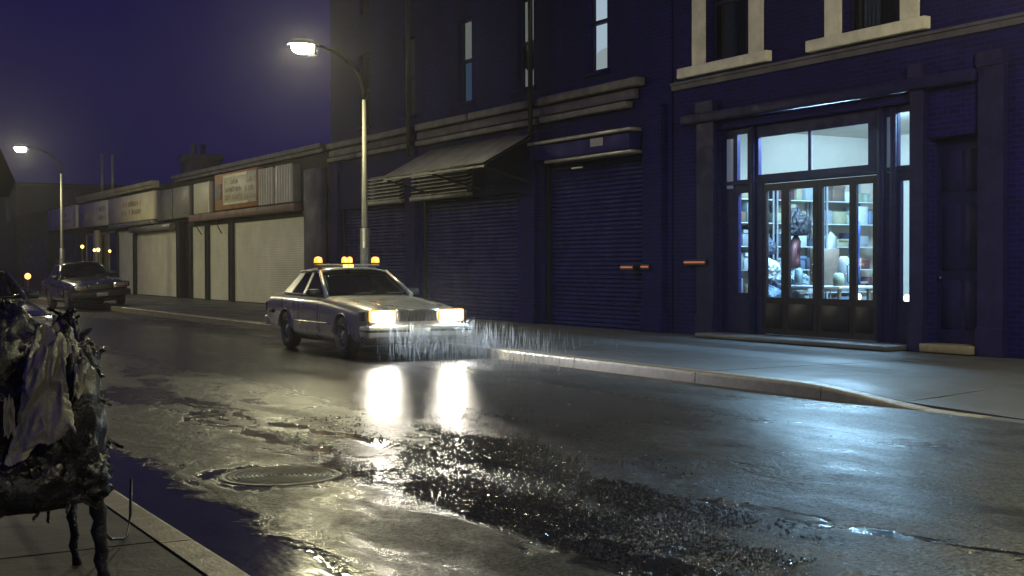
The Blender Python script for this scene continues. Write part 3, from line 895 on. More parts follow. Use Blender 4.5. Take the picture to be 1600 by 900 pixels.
    for i, (x, y, z, r, c, l) in enumerate(((16.0, 17.35, 0.6, 0.32, 'goods_grey', 'large grey sack on the floor under the maroon jacket'), (16.3, 17.75, 1.1, 0.28, 'goods_white', 'white bundle piled below the maroon jacket'), (15.95, 17.2, 1.12, 0.2, 'goods_teal', 'teal bundle in front of the white one'), (15.75, 17.75, 0.75, 0.3, 'goods_blue', 'blue bundle on the floor behind the leftmost shop door'), (15.7, 17.8, 1.35, 0.24, 'goods_white', 'white bundle stacked on the blue one'), (15.75, 17.85, 1.75, 0.2, 'goods_dark', 'dark bundle topping the stack behind the leftmost door'))):
        lump('cloth_bundle', (x, y, z), (r, r, r*0.85), c, l, 20+i, 'bundle', 0.28, 'cloth bundles piled in the shop')
    coat(16.45, 16.28, 2.25, 1.1, 0.16, 'coat_blue', 'bright blue coat hanging behind the rightmost shop door pane', 0.9)
    coat(17.1, 17.55, 2.05, 0.95, 0.19, 'goods_grey', 'pale grey coat hanging deeper in the shop', 0.8)
    # table with a brown crate
    def table(xa, xb, ya, yb, z, lab, mat):
        t = thing('display_table', ((xa+xb)/2, (ya+yb)/2, ZF), lab, 'table')
        MB().bbox(xa, xb, ya, yb, z-0.05, z, 0.01, 1).build('table_top', mat, t)
        for x in (xa+0.06, xb-0.06):
            for y in (ya+0.06, yb-0.06):
                MB().box(x-0.025, x+0.025, y-0.025, y+0.025, ZF, z-0.05).build('leg', 'goods_brown', t)
    table(15.5, 16.3, 15.7, 17.0, 1.08, 'white topped display table behind the middle shop doors', 'goods_white')
    tag(MB().bbox(15.75, 16.15, 16.35, 16.68, 1.081, 1.72, 0.012, 1).build('parcel', 'goods_brown'), 'tall brown parcel standing on the white display table', 'parcel')
    for i, (x, y, w, h, c, nm) in enumerate(((15.6, 15.82, 0.2, 0.22, 'goods_green', 'green tin at the right end of the display table'), (15.85, 15.95, 0.22, 0.5, 'goods_grey', 'grey pot beside the green tin on the display table'), (15.62, 16.8, 0.16, 0.3, 'goods_teal', 'teal jar at the left end of the display table'))):
        tag(MB().lathe([(0.001, 1.081), (w*0.42, 1.081), (w*0.5, 1.081+h*0.5), (w*0.4, 1.081+h*0.9), (w*0.25, 1.081+h), (0.001, 1.081+h)], 18, org=(x, y, 0)).build('jar', c), nm, 'jar')
    # low window ledge with two lit table lamps
    lg = thing('window_ledge', (15.3, 15.5, ZF), 'low wooden ledge inside the shop windows', 'ledge')
    MB().bbox(15.12, 15.42, 13.35, 16.2, 0.70, 0.74, 0.006, 1).build('ledge_top', 'goods_brown', lg)
    for y in (13.45, 14.7, 16.1):
        MB().box(15.14, 15.40, y-0.02, y+0.02, ZF, 0.70).build('bracket', 'goods_brown', lg)
    for y, lab in ((15.05, 'small lit lamp behind the rightmost shop door pane'), (14.02, 'small lit lamp behind the right side pane of the shop')):
        t = thing('table_lamp', (15.27, y, 0.74), lab, 'lamp', 'small warm lamps in the shop window')
        MB().lathe([(0.001, 0.74), (0.06, 0.74), (0.06, 0.755), (0.015, 0.77), (0.012, 0.86)], 16, org=(15.27, y, 0)).build('lamp_base', 'goods_brown', t)
        MB().lathe([(0.001, 0.86), (0.04, 0.875), (0.055, 0.92), (0.04, 0.965), (0.001, 0.98)], 16, org=(15.27, y, 0)).build('bulb', 'bulb_warm', t)
shop_interior()

# ------------------------------------------------------------------ long dark building
def long_building():
    Y0, Y1, ZT = 19.36, 36.15, 11.0
    t = thing('long_brick_building', (FX, 27.5, 0.15), 'long dark brick building with narrow upper windows and a corrugated awning', 'building')
    cen = [21.85, 24.72, 27.6, 30.72, 33.6]
    wins = [(c-0.36, c+0.36, 5.42, 7.46) for c in cen]
    ups = [(c-0.36, c+0.36, 8.6, 10.3) for c in cen]
    bays = [(20.3, 23.9, 0.15, 3.6), (25.1, 30.0, 0.15, 3.1), (31.0, 35.4, 0.15, 3.1)]
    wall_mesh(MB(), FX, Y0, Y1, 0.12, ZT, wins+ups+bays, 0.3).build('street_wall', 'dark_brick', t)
    MB().add([(FX+0.01,Y1,0.1),(27,Y1,0.1),(27,Y1,ZT),(FX+0.01,Y1,ZT)], [(0,1,2,3)]).build('side_wall', 'dark_brick', t)
    MB().box(FX+0.31, 27, Y0, Y1-0.01, ZT-0.3, ZT-0.05).build('roof', 'roofing', t)
    MB().box(26.8, 27, Y0, Y1-0.01, 0.1, ZT-0.3).build('rear_wall', 'dark_brick', t)
    c = MB().box(FX-0.3, FX-0.002, Y0, Y1+0.1, ZT-0.15, ZT+0.1); c.box(FX-0.16, FX-0.002, Y0, Y1, ZT-0.5, ZT-0.15)
    c.build('cornice', 'sooty_stone', t)
    # stone bands over the shops, in separate lengths
    for (a, b) in ((20.2, 24.0), (24.25, 27.05), (27.2, 29.95), (30.45, 33.1), (33.2, 36.0)):
        MB().bbox(FX-0.22, FX-0.002, a, b, 4.93, 5.09, 0.012, 1).build('stone_band', 'sooty_stone', t)
    for (a, b) in ((20.4, 30.0), (30.42, 36.0)):
        MB().bbox(FX-0.13, FX-0.002, a, b, 4.70, 4.885, 0.01, 1).build('stone_band', 'string_course', t)
    for (a, b) in ((20.6, 23.85), (24.1, 30.0), (30.42, 33.8), (33.9, 36.0)):
        MB().bbox(FX-0.19, FX-0.002, a, b, 4.54, 4.665, 0.01, 1).build('stone_band', 'sooty_stone', t)
    for y in (30.22, 24.06):
        MB().tube([(FX-0.27, y, 4.3), (FX-0.27, y, 10.4)], 0.055, 10).build('drain_pipe', 'dark_metal', t)
    blinds = [('blind_bright', 'blind_bright', None), ('blind_dim', None, 'blind_dim'), ('blind_dim', 'blind_teal', None), ('blind_faint', 'blind_faint', None), (None, None, None)]
    for (a, b, z0, z1), bl in zip(wins, blinds):
        zm = 6.45
        w = MB()
        w.box(FX+0.12, FX+0.19, a+0.001, a+0.045, z0, z1); w.box(FX+0.12, FX+0.19, b-0.045, b-0.001, z0, z1)
        w.box(FX+0.12, FX+0.19, a+0.045, b-0.045, z0, z0+0.06); w.box(FX+0.12, FX+0.19, a+0.045, b-0.045, z1-0.05, z1)
        w.box(FX+0.10, FX+0.17, a+0.045, b-0.045, zm-0.035, zm+0.035)
        win = w.build('window', 'painted_wood', t)
        MB().box(FX+0.150, FX+0.154, a+0.045, b-0.045, z0+0.06, zm-0.035).build('pane', 'dusk_glass', win)
        MB().box(FX+0.135, FX+0.139, a+0.045, b-0.045, zm+0.035, z1-0.05).build('pane', 'dusk_glass', win)
        MB().bbox(FX-0.07, FX+0.115, a-0.1, b+0.1, z0-0.09, z0-0.001, 0.008, 1).build('sill', 'dark_brick', t)
        u, lo, part = bl
        if u: MB().box(FX+0.205, FX+0.21, a, b, zm-0.02, z1).build('blind', u, win)
        if lo:
            MB().box(FX+0.225, FX+0.23, a, b, z0, zm-0.03).build('blind', lo, win)
            if lo == 'blind_bright':
                MB().grid(lambda p, q: (FX+0.215, a+p*(b-a), z0+q*(0.42+0.08*math.sin(p*math.pi))), 12, 2).build('net_curtain', 'blind_warm', win)
                MB().box(FX+0.21, FX+0.22, a, a+0.12, z0, z1).build('blind_edge', 'blind_dim', win)
        if part:
            MB().box(FX+0.205, FX+0.21, a, b, z0, z0+0.55).build('net_curtain', part, win)
            MB().grid(lambda p, q: (FX+0.200, a+p*(b-a), z0+0.50+0.10*math.cos(p*5)+q*0.42), 12, 3).build('swag', 'coat_black', win)
            MB().box(FX+0.225, FX+0.23, a, b, z0+0.55, zm).build('blind', 'blind_faint', win)
        MB().box(FX+0.29, FX+0.298, a-0.02, b+0.02, z0, z1).build('dark_room', 'roofing', win)
    for (a, b, z0, z1) in ups:
        win = MB().box(FX+0.12, FX+0.18, a, b, z0, z1).build('window', 'painted_wood', t)
        MB().box(FX+0.11, FX+0.119, a+0.06, b-0.06, z0+0.08, z1-0.06).build('pane', 'car_glass', win)
    # ground-floor bays: ribbed roller shutters, all down
    for (a, b, z0, z1) in bays:
        m = MB()
        n = int((z1-z0)/0.09)
        for i in range(n):
            z = z0 + i*(z1-z0)/n; h = (z1-z0)/n
            m.add([(FX+0.16, a, z), (FX+0.16, b, z), (FX+0.13, b, z+h*0.35), (FX+0.13, a, z+h*0.35), (FX+0.13, b, z+h*0.75), (FX+0.13, a, z+h*0.75), (FX+0.16, b, z+h), (FX+0.16, a, z+h)],
                  [(0,1,2,3),(3,2,4,5),(5,4,6,7)])
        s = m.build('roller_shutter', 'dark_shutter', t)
        for y in (a+0.03, b-0.03):
            MB().box(FX+0.06, FX+0.125, y-0.03, y+0.03, z0, z1).build('guide_rail', 'dark_metal', s)
    for y in (24.5, 30.5, 35.75, 19.85):
        p = MB().box(FX-0.1, FX-0.002, y-0.3, y+0.3, 0.152, 4.5); p.box(FX-0.14, FX-0.002, y-0.34, y+0.34, 0.152, 0.6)
        p.build('pilaster', 'dark_brick', t)
    # shutter box and light strips over the right-hand bay
    MB().bbox(FX-0.30, FX-0.002, 20.3, 24.05, 3.70, 4.02, 0.02, 2).build('shutter_box', 'dark_shutter', t)
    MB().bbox(FX-0.34, FX-0.002, 20.25, 24.1, 4.05, 4.12, 0.01, 1).build('metal_strip', 'galvanised', t)
    MB().bbox(FX-0.33, FX-0.002, 20.25, 23.4, 3.62, 3.685, 0.01, 1).build('metal_strip', 'galvanised', t)
    MB().box(FX-0.312, FX-0.303, 21.2, 21.65, 3.84, 4.0).build('notice', 'paper', t)
    MB().bbox(FX-0.32, FX-0.25, 22.0, 22.35, 3.44, 3.47, 0.005, 1).build('metal_strip', 'stone_trim', t)
    # louvred vent panels under the awning
    for (a, b, n) in ((27.2, 30.3, 7), (31.0, 33.2, 7)):
        fr = MB().box(FX-0.02, FX-0.003, a, b, 3.14, 3.92).build('vent_panel', 'dark_metal', t)
        for i in range(n):
            z = 3.27 + i*0.095
            MB().prism([(FX-0.16, a, z-0.02), (FX-0.16, a, z+0.005), (FX-0.02, a, z+0.06), (FX-0.02, a, z+0.035)], (0, b-a, 0)).build('louvre_slat', 'corrugated_steel', fr)
        MB().bbox(FX-0.2, FX-0.02, a-0.03, b+0.03, 3.12, 3.23, 0.008, 1).build('ledge', 'corrugated_steel', fr)
    # corrugated awning: three sheets falling towards the street
    def sheet(y0, y1, dz):
        amp, per = 0.022, 0.11
        n = int((y1-y0)/per*6)
        def fn(u, v):
            y = y0 + u*(y1-y0)
            return (FX-0.03 - v*1.34, y - v*0.0, 4.40 + dz - v*0.74 + amp*math.sin(2*math.pi*y/per))
        return MB().grid(fn, n, 2)
    for y0, y1, dz in ((24.2, 25.72, 0.012), (25.78, 27.6, 0.0), (27.68, 29.4, -0.01)):
        sheet(y0, y1, dz).build('awning_sheet', 'corrugated_steel', t, solid=0.006)
    MB().bar((FX-1.33, 24.2, 3.60), (FX-1.33, 29.4, 3.60), 0.05, 0.05).build('awning_rail', 'dark_metal', t)
    for y in (24.3, 26.8, 29.3):
        MB().bar((FX-1.33, y, 3.59), (FX-0.005, y, 3.25), 0.04, 0.04).build('awning_strut', 'dark_metal', t)
        MB().bar((FX-1.33, y, 3.62), (FX-0.005, y, 4.34), 0.04, 0.04).build('awning_rafter', 'dark_metal', t)
    # pale rubbish strip at the foot of the bay
    return t
long_building()

# red reflections low on the dark front, put in as glowing strips
for a, b, z, lab in ((20.42, 20.8, 1.40, 'short glowing red reflection on the dark shopfront, leftmost of three'), (19.9, 20.12, 1.41, 'shortest glowing red reflection on the dark shopfront, middle of three'), (18.22, 18.8, 1.49, 'longer glowing red reflection on the wall beside the lit shop')):
    t = thing('reflection_strip', (FX, (a+b)/2, z), lab, 'reflection', 'glowing red reflections on the dark fronts')
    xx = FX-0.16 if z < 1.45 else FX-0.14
    MB().box(xx+0.012, xx+0.155, a-0.03, b+0.03, z-0.05, z+0.05).build('reflection_strip_backing', 'dark_metal', t)
    MB().tube([(xx, a, z), (xx, b, z)], 0.017, 8).build('tube', 'red_reflection', t)  # glowing tube stands in for the red reflection

# ------------------------------------------------------------------ shuttered shops
def slat_shutter(name, X, a, b, z0, z1, mat, parent, pitch=0.075):
    m = MB()
    n = int((z1-z0)/pitch)
    h = (z1-z0)/n
    for i in range(n):
        z = z0+i*h
        m.add([(X, a, z), (X, b, z), (X-0.006, b, z+h*0.3), (X-0.006, a, z+h*0.3), (X-0.006, b, z+h*0.8), (X-0.006, a, z+h*0.8), (X, b, z+h), (X, a, z+h)],
              [(0,1,2,3),(3,2,4,5),(5,4,6,7)])
    return m.build(name, mat, parent)

def bracket(y, z, dy, parent):
    MB().tube([(FX-0.12, y, z), (FX-0.16, y-dy*0.35, z-0.16), (FX-0.16, y-dy, z-0.48)], 0.022, 6).build('awning_arm', 'dark_metal', parent)

def shops():
    ZT = 5.0
    # nearest shop
    t = thing('shuttered_shop', (FX, 44, 0.15), 'single-storey shop with wide pale roller shutter and orange sign', 'shop')
    wall_mesh(MB(), FX, 36.3, 52.72, 0.12, ZT, [(37.95, 45.66, 0.15, 3.04), (45.98, 48.65, 0.15, 3.04), (48.9, 50.95, 0.15, 3.04), (51.2, 52.55, 0.15, 3.28)], 0.3).build('street_wall', 'grey_brick', t)
    MB().box(FX+0.301, 25, 36.31, 52.7, ZT-0.25, ZT-0.1).build('roof', 'roofing', t)
    MB().box(FX+0.301, 25, 36.3, 36.45, 0.1, ZT-0.25).build('side_wall', 'grey_brick', t)
    MB().bbox(FX-0.22, FX-0.002, 36.45, 37.88, 0.152, 4.45, 0.02, 1).build('end_pier', 'render_pier', t)
    e = MB().box(FX-0.3, FX-0.002, 36.3, 52.6, ZT+0.02, ZT+0.16); e.box(FX-0.2, FX-0.002, 36.3, 52.6, ZT-0.1, ZT+0.02)
    e.build('eaves', 'string_course', t)
    MB().bbox(FX-0.30, FX-0.002, 38.5, 50.2, 3.2, 3.46, 0.015, 1).build('lintel', 'red_lintel', t)
    s1 = slat_shutter('roller_shutter', FX+0.08, 37.95, 45.66, 0.17, 3.03, 'shutter_paint', t)
    s2 = slat_shutter('roller_shutter', FX+0.08, 45.98, 48.65, 0.17, 3.03, 'shutter_paint', t)
    s3 = slat_shutter('roller_shutter', FX+0.08, 48.9, 50.95, 0.17, 3.03, 'grey_shutter', t)
    for y, s in ((37.99, s1), (45.6, s1), (46.04, s2), (48.6, s2), (48.95, s3), (50.9, s3)):
        MB().box(FX-0.02, FX+0.065, y-0.04, y+0.04, 0.155, 3.03).build('guide_rail', 'dark_metal', s)
    bracket(38.2, 3.15, -1.0*-1, t); bracket(47.2, 3.15, 0.8, t); bracket(49.9, 3.15, 1.0, t)
    MB().box(FX+0.25, FX+0.29, 51.2, 52.55, 0.15, 3.28).build('dark_doorway', 'dark_metal', t)
    # middle shop
    t2 = thing('shuttered_shop', (FX, 62, 0.15), 'single-storey shop with cream sign and boxed roller shutter behind the parked car', 'shop')
    wall_mesh(MB(), FX, 52.75, 71.2, 0.12, ZT, [(52.9, 59.85, 0.15, 3.0), (60.15, 63.3, 0.15, 3.15), (63.7, 70.6, 0.5, 3.2)], 0.3).build('street_wall', 'grey_brick', t2)
    MB().box(FX+0.301, 25, 52.75, 71.2, ZT-0.25, ZT-0.1).build('roof', 'roofing', t2)
    c = MB().box(FX-0.34, FX-0.002, 55.6, 71.1, 4.98, 5.16); c.box(FX-0.25, FX-0.002, 55.6, 71.1, 4.86, 4.98)
    c.build('cornice', 'cornice_paint', t2)
    b1 = slat_shutter('roller_shutter', FX+0.08, 52.9, 59.85, 0.17, 2.99, 'grey_shutter', t2)
    b2 = slat_shutter('roller_shutter', FX+0.08, 60.15, 63.3, 0.17, 3.14, 'shutter_paint', t2)
    for y, s in ((52.95, b1), (59.8, b1), (60.2, b2), (63.25, b2)):
        MB().box(FX-0.02, FX+0.065, y-0.04, y+0.04, 0.155, 2.98).build('guide_rail', 'dark_metal', s)
    MB().tube([(FX-0.16, 53.0, 3.12), (FX-0.16, 59.9, 3.12)], 0.14, 14).build('shutter_roll', 'galvanised', t2)
    MB().bbox(FX-0.36, FX-0.002, 55.6, 63.6, 3.30, 3.46, 0.01, 1).build('awning_box', 'galvanised', t2)
    bracket(59.7, 3.2, 0.9, t2)
    w = MB()
    for y in (63.75, 65.4, 67.1, 68.8, 70.5):
        w.box(FX+0.05, FX+0.12, y-0.05, y+0.05, 0.5, 3.2)
    w.box(FX+0.05, FX+0.12, 63.8, 70.5, 0.5, 0.6); w.box(FX+0.05, FX+0.12, 63.8, 70.5, 3.1, 3.2)
    wf = w.build('shop_window', 'galvanised', t2)
    for a, b in ((63.8, 65.35), (65.45, 67.05), (67.15, 68.75), (68.85, 70.45)):
        MB().box(FX+0.08, FX+0.085, a, b, 0.6, 3.1).build('pane', 'dusk_glass', wf)
    MB().box(FX+1.4, FX+1.45, 63.4, 71.0, 0.15, 3.3).build('window_back', 'sign_grey', t2)
    MB().bbox(FX-0.25, FX-0.002, 66.9, 67.3, 0.152, 3.3, 0.02, 1).build('post', 'cornice_paint', t2)
    # roof clutter
    ch = MB().bbox(FX+0.6, FX+1.9, 52.9, 54.4, 4.85, 6.0, 0.02, 1); ch.bbox(FX+0.5, FX+2.0, 52.8, 54.5, 5.9, 6.15, 0.02, 1)
    chm = ch.build('chimney', 'render_pier', t2)
    for x, y in ((FX+0.9, 53.4), (FX+1.4, 53.8)):
        MB().lathe([(0.12, 6.15), (0.10, 6.5), (0.13, 6.55), (0.13, 6.62), (0.09, 6.62)], 12, org=(x, y, 0)).build('chimney_pot', 'render_pier', chm)
    for y, z in ((68.2, 7.3), (65.9, 7.1)):
        MB().tube([(FX+0.4, y, 4.85), (FX+0.4, y, z)], 0.07, 10).build('vent_pipe', 'galvanised', t2)
    # far shop
    t3 = thing('shuttered_shop', (FX, 80, 0.15), 'farthest low shop at the left with a short cream sign', 'shop')
    wall_mesh(MB(), FX, 71.25, 92, 0.12, 4.9, [(72.5, 79, 0.15, 3.3), (81, 90, 0.15, 3.3)], 0.3).build('street_wall', 'grey_brick', t3)
    MB().box(FX+0.301, 25, 71.25, 92, 4.65, 4.8).build('roof', 'roofing', t3)
    slat_shutter('roller_shutter', FX+0.1, 72.5, 79, 0.17, 3.3, 'dark_shutter', t3, 0.12)
    slat_shutter('roller_shutter', FX+0.1, 81, 90, 0.17, 3.3, 'dark_shutter', t3, 0.12)
    # block that closes the view at the far left
    t4 = thing('far_block', (FX, 112, 0.15), 'dark two-storey block at the far left end of the street', 'building')
    hl = []
    for k in range(7):
        for z in (4.6,):
            hl.append((94.5+k*5, 96.3+k*5, z, z+1.9))
    wall_mesh(MB(), FX, 92.1, 132, 0.1, 7.2, hl, 0.3).build('street_wall', 'dark_brick', t4)
    MB().add([(FX+0.01, 92.1, 0.1), (26, 92.1, 0.1), (26, 92.1, 7.2), (FX+0.01, 92.1, 7.2)], [(0, 1, 2, 3)]).build('side_wall', 'dark_brick', t4)
    MB().box(FX+0.301, 26, 92.1, 132, 7.0, 7.1).build('roof', 'roofing', t4)
    for h in hl:
        MB().box(FX+0.2, FX+0.21, h[0], h[1], h[2], h[3]).build('window', 'car_glass', t4)
shops()

# ------------------------------------------------------------------ shop signs
def letters(parent, X, y0, y1, z0, z1, rows, mat, seed):
    """Weathered, unreadable painted lettering: blocks of uneven strokes on the board."""
    rn = random.Random(seed)
    hz = (z1-z0)/rows
    for r in range(rows):
        y = y1
        zz = z1-(r+0.82)*hz
        while y > y0+0.12:
            w = rn.uniform(0.09, 0.24)
            if rn.random() < 0.86:
                m = MB()
                hh = hz*0.58
                m.box(X-0.008, X, y-w*0.35, y, zz, zz+hh)
                if rn.random() < 0.7: m.box(X-0.0085, X, y-w*0.8, y-w*0.35, zz+hh*rn.choice([0, 0.4, 0.75]), zz+hh*rn.choice([0.2, 0.6, 1.0])+0.03)
                if rn.random() < 0.6: m.box(X-0.008, X, y-w*0.9, y-w*0.7, zz, zz+hh*rn.uniform(0.5, 1))
                m.build('letter', mat, parent)
            y -= w+0.05
def signs():
    t = thing('shop_sign', (FX-0.2, 44.4, 3.5), 'orange shop sign with white framed panel of worn lettering over the wide shutter', 'sign')
    b = MB().bbox(FX-0.3, FX-0.004, 42.0, 46.75, 3.50, 4.83, 0.02, 1).build('sign_board', 'sign_orange', t)
    MB().bbox(FX-0.325, FX-0.301, 42.05, 45.6, 3.66, 4.74, 0.006, 1).build('white_panel', 'sign_pale', t)
    fr = MB()
    fr.box(FX-0.34, FX-0.326, 45.48, 45.6, 3.66, 4.74)
    fr.box(FX-0.34, FX-0.326, 42.9, 45.48, 4.64, 4.74); fr.box(FX-0.34, FX-0.326, 42.9, 45.48, 3.66, 3.74)
    fr.build('panel_frame', 'sign_cream', t)
    letters(b, FX-0.3255, 43.5, 45.36, 3.78, 4.62, 3, 'sign_letter', 5)
    letters(b, FX-0.3255, 42.1, 43.2, 3.72, 4.60, 3, 'sign_brown', 8)
    MB().bbox(FX-0.325, FX-0.301, 45.9, 46.5, 3.9, 4.45, 0.006, 1).build('white_patch', 'paper', t)
    # corrugated cladding beside it
    t = thing('corrugated_panel', (FX-0.2, 40.2, 3.5), 'ribbed metal panel at the right end of the orange sign', 'panel')
    MB().box(FX-0.24, FX-0.004, 38.7, 41.95, 3.5, 4.68).build('backing', 'sign_grey', t)
    for i in range(13):
        y = 38.8+i*0.245
        if i == 6: continue
        MB().prism([(FX-0.24, y, 3.5), (FX-0.30, y+0.04, 3.5), (FX-0.30, y+0.10, 3.5), (FX-0.24, y+0.14, 3.5)], (0, 0, 1.22)).build('rib', 'sign_pale', t)
    t = thing('blank_sign', (FX-0.2, 48.5, 3.5), 'plain pale sign board left of the orange sign', 'sign')
    MB().bbox(FX-0.26, FX-0.004, 47.5, 49.6, 3.48, 4.66, 0.02, 1).build('sign_board', 'sign_pale', t)
    MB().box(FX-0.275, FX-0.262, 47.5, 47.66, 3.48, 4.66).build('edge_strip', 'sign_cream', t)
    t = thing('blank_sign', (FX-0.2, 52.7, 3.4), 'grey blank fascia board above the dark doorway', 'sign')
    MB().bbox(FX-0.24, FX-0.004, 50.3, 55.1, 3.4, 4.66, 0.02, 1).build('sign_board', 'sign_grey', t)
    MB().box(FX-0.252, FX-0.241, 52.6, 52.66, 3.4, 4.66).build('joint_strip', 'dark_metal', t)
    t = thing('cream_sign', (FX-0.2, 63, 3.5), 'long cream shop sign with worn brown lettering behind the parked car', 'sign')
    b = MB().bbox(FX-0.26, FX-0.004, 55.6, 64.0, 3.5, 4.72, 0.02, 1).build('sign_board', 'sign_cream', t)
    b2 = MB().bbox(FX-0.25, FX-0.004, 64.05, 70.9, 3.5, 4.72, 0.02, 1).build('sign_board', 'sign_pale', t)
    letters(b, FX-0.262, 57.6, 61.4, 3.75, 4.5, 2, 'sign_brown', 21)
    letters(b2, FX-0.252, 64.5, 66.6, 3.7, 4.55, 2, 'sign_letter', 22)
    letters(b2, FX-0.252, 67.1, 69.8, 3.8, 4.4, 1, 'sign_brown', 23)
    t = thing('cream_sign', (FX-0.2, 75, 3.5), 'short cream sign with brown patch at the far left', 'sign')
    b = MB().bbox(FX-0.26, FX-0.004, 71.5, 79.4, 3.55, 4.78, 0.02, 1).build('sign_board', 'sign_pale', t)
    MB().box(FX-0.275, FX-0.262, 71.5, 72.3, 3.55, 4.78).build('edge_strip', 'sign_cream', t)
    letters(b, FX-0.262, 72.8, 75.6, 3.8, 4.5, 2, 'sign_brown', 31)
signs()

# ------------------------------------------------------------------ street lamps
def street_lamp(px, py, lx, lz, label, group='street lamps along the far pavement', turn=0.0, bowl='lamp_bowl', base=0.15):
    sg = 1 if px > lx else -1
    t = thing('street_lamp', (px, py, 0.15), label, 'street lamp', group)
    MB().tube([(px, py, 0.15), (px, py, 2.2), (px, py, lz-0.95)], [0.07, 0.062, 0.04], 14).build('pole', 'pole_paint', t)
    sl = MB().tube([(px, py, 0.15), (px, py, 0.6), (px, py, 0.62), (px, py, 2.2)], [0.15, 0.14, 0.10, 0.095], 14).build('pole_base', 'pole_sleeve', t)
    MB().grid(lambda u, v: (px+0.107*math.cos(3.6+u*1.3), py+0.107*math.sin(3.6+u*1.3), 1.35+v*0.45), 8, 1).build('poster', 'paper', sl)
    pts = []
    for i in range(9):
        a = i/8*math.pi/2
        pts.append((px-(px-lx-0.2*sg)*(1-math.cos(a)), py, lz-0.95+1.0*math.sin(a)))
    MB().tube(pts, [0.056-0.0038*i for i in range(9)], 10).build('arm', 'soot_black', t)
    h = MB()
    prof = []
    hd = MB().lathe([(0.001, lz+0.16), (0.14, lz+0.14), (0.23, lz+0.07), (0.25, lz+0.03), (0.24, lz+0.03)], 20, org=(lx, py, 0), sx=1.35, sy=0.8)
    hd.build('lamp_head', 'dark_metal', t)
    MB().grid(lambda u, v: (lx+sg*0.27*math.cos((u-.5)*1.75+turn), py+0.21*math.sin((u-.5)*1.75+turn), lz+0.04-v*0.20), 12, 1).build('added_light_shield', 'soot_black', t, solid=0.004)  # shield added to block part of the lamp's light
    MB().lathe([(0.17, lz+0.028), (0.168, lz-0.03), (0.145, lz-0.09), (0.085, lz-0.135), (0.001, lz-0.15)], 20, org=(lx, py, 0), sx=1.4, sy=0.95).build('lamp_bowl', bowl, t)
street_lamp(10.5, 23.88, 9.2, 5.76, 'tall street lamp lit over the car with amber roof lights')
street_lamp(10.5, 54.4, 8.95, 6.2, 'distant lit street lamp at the far left over the parked dark car')
street_lamp(11.6, 6.3, 10.3, 5.9, 'unseen lit street lamp farther along the pavement beyond the corner', turn=-1.6, bowl='lamp_bowl_boosted')
street_lamp(1.25, -7.0, 2.7, 6.2, 'lit street lamp on the near pavement behind the viewpoint', 'street lamps along the near pavement')
street_lamp(1.25, 45.0, 2.7, 6.3, 'unseen lit street lamp on the near pavement opposite the shuttered shops', 'street lamps along the near pavement', bowl='lamp_bowl_boosted')

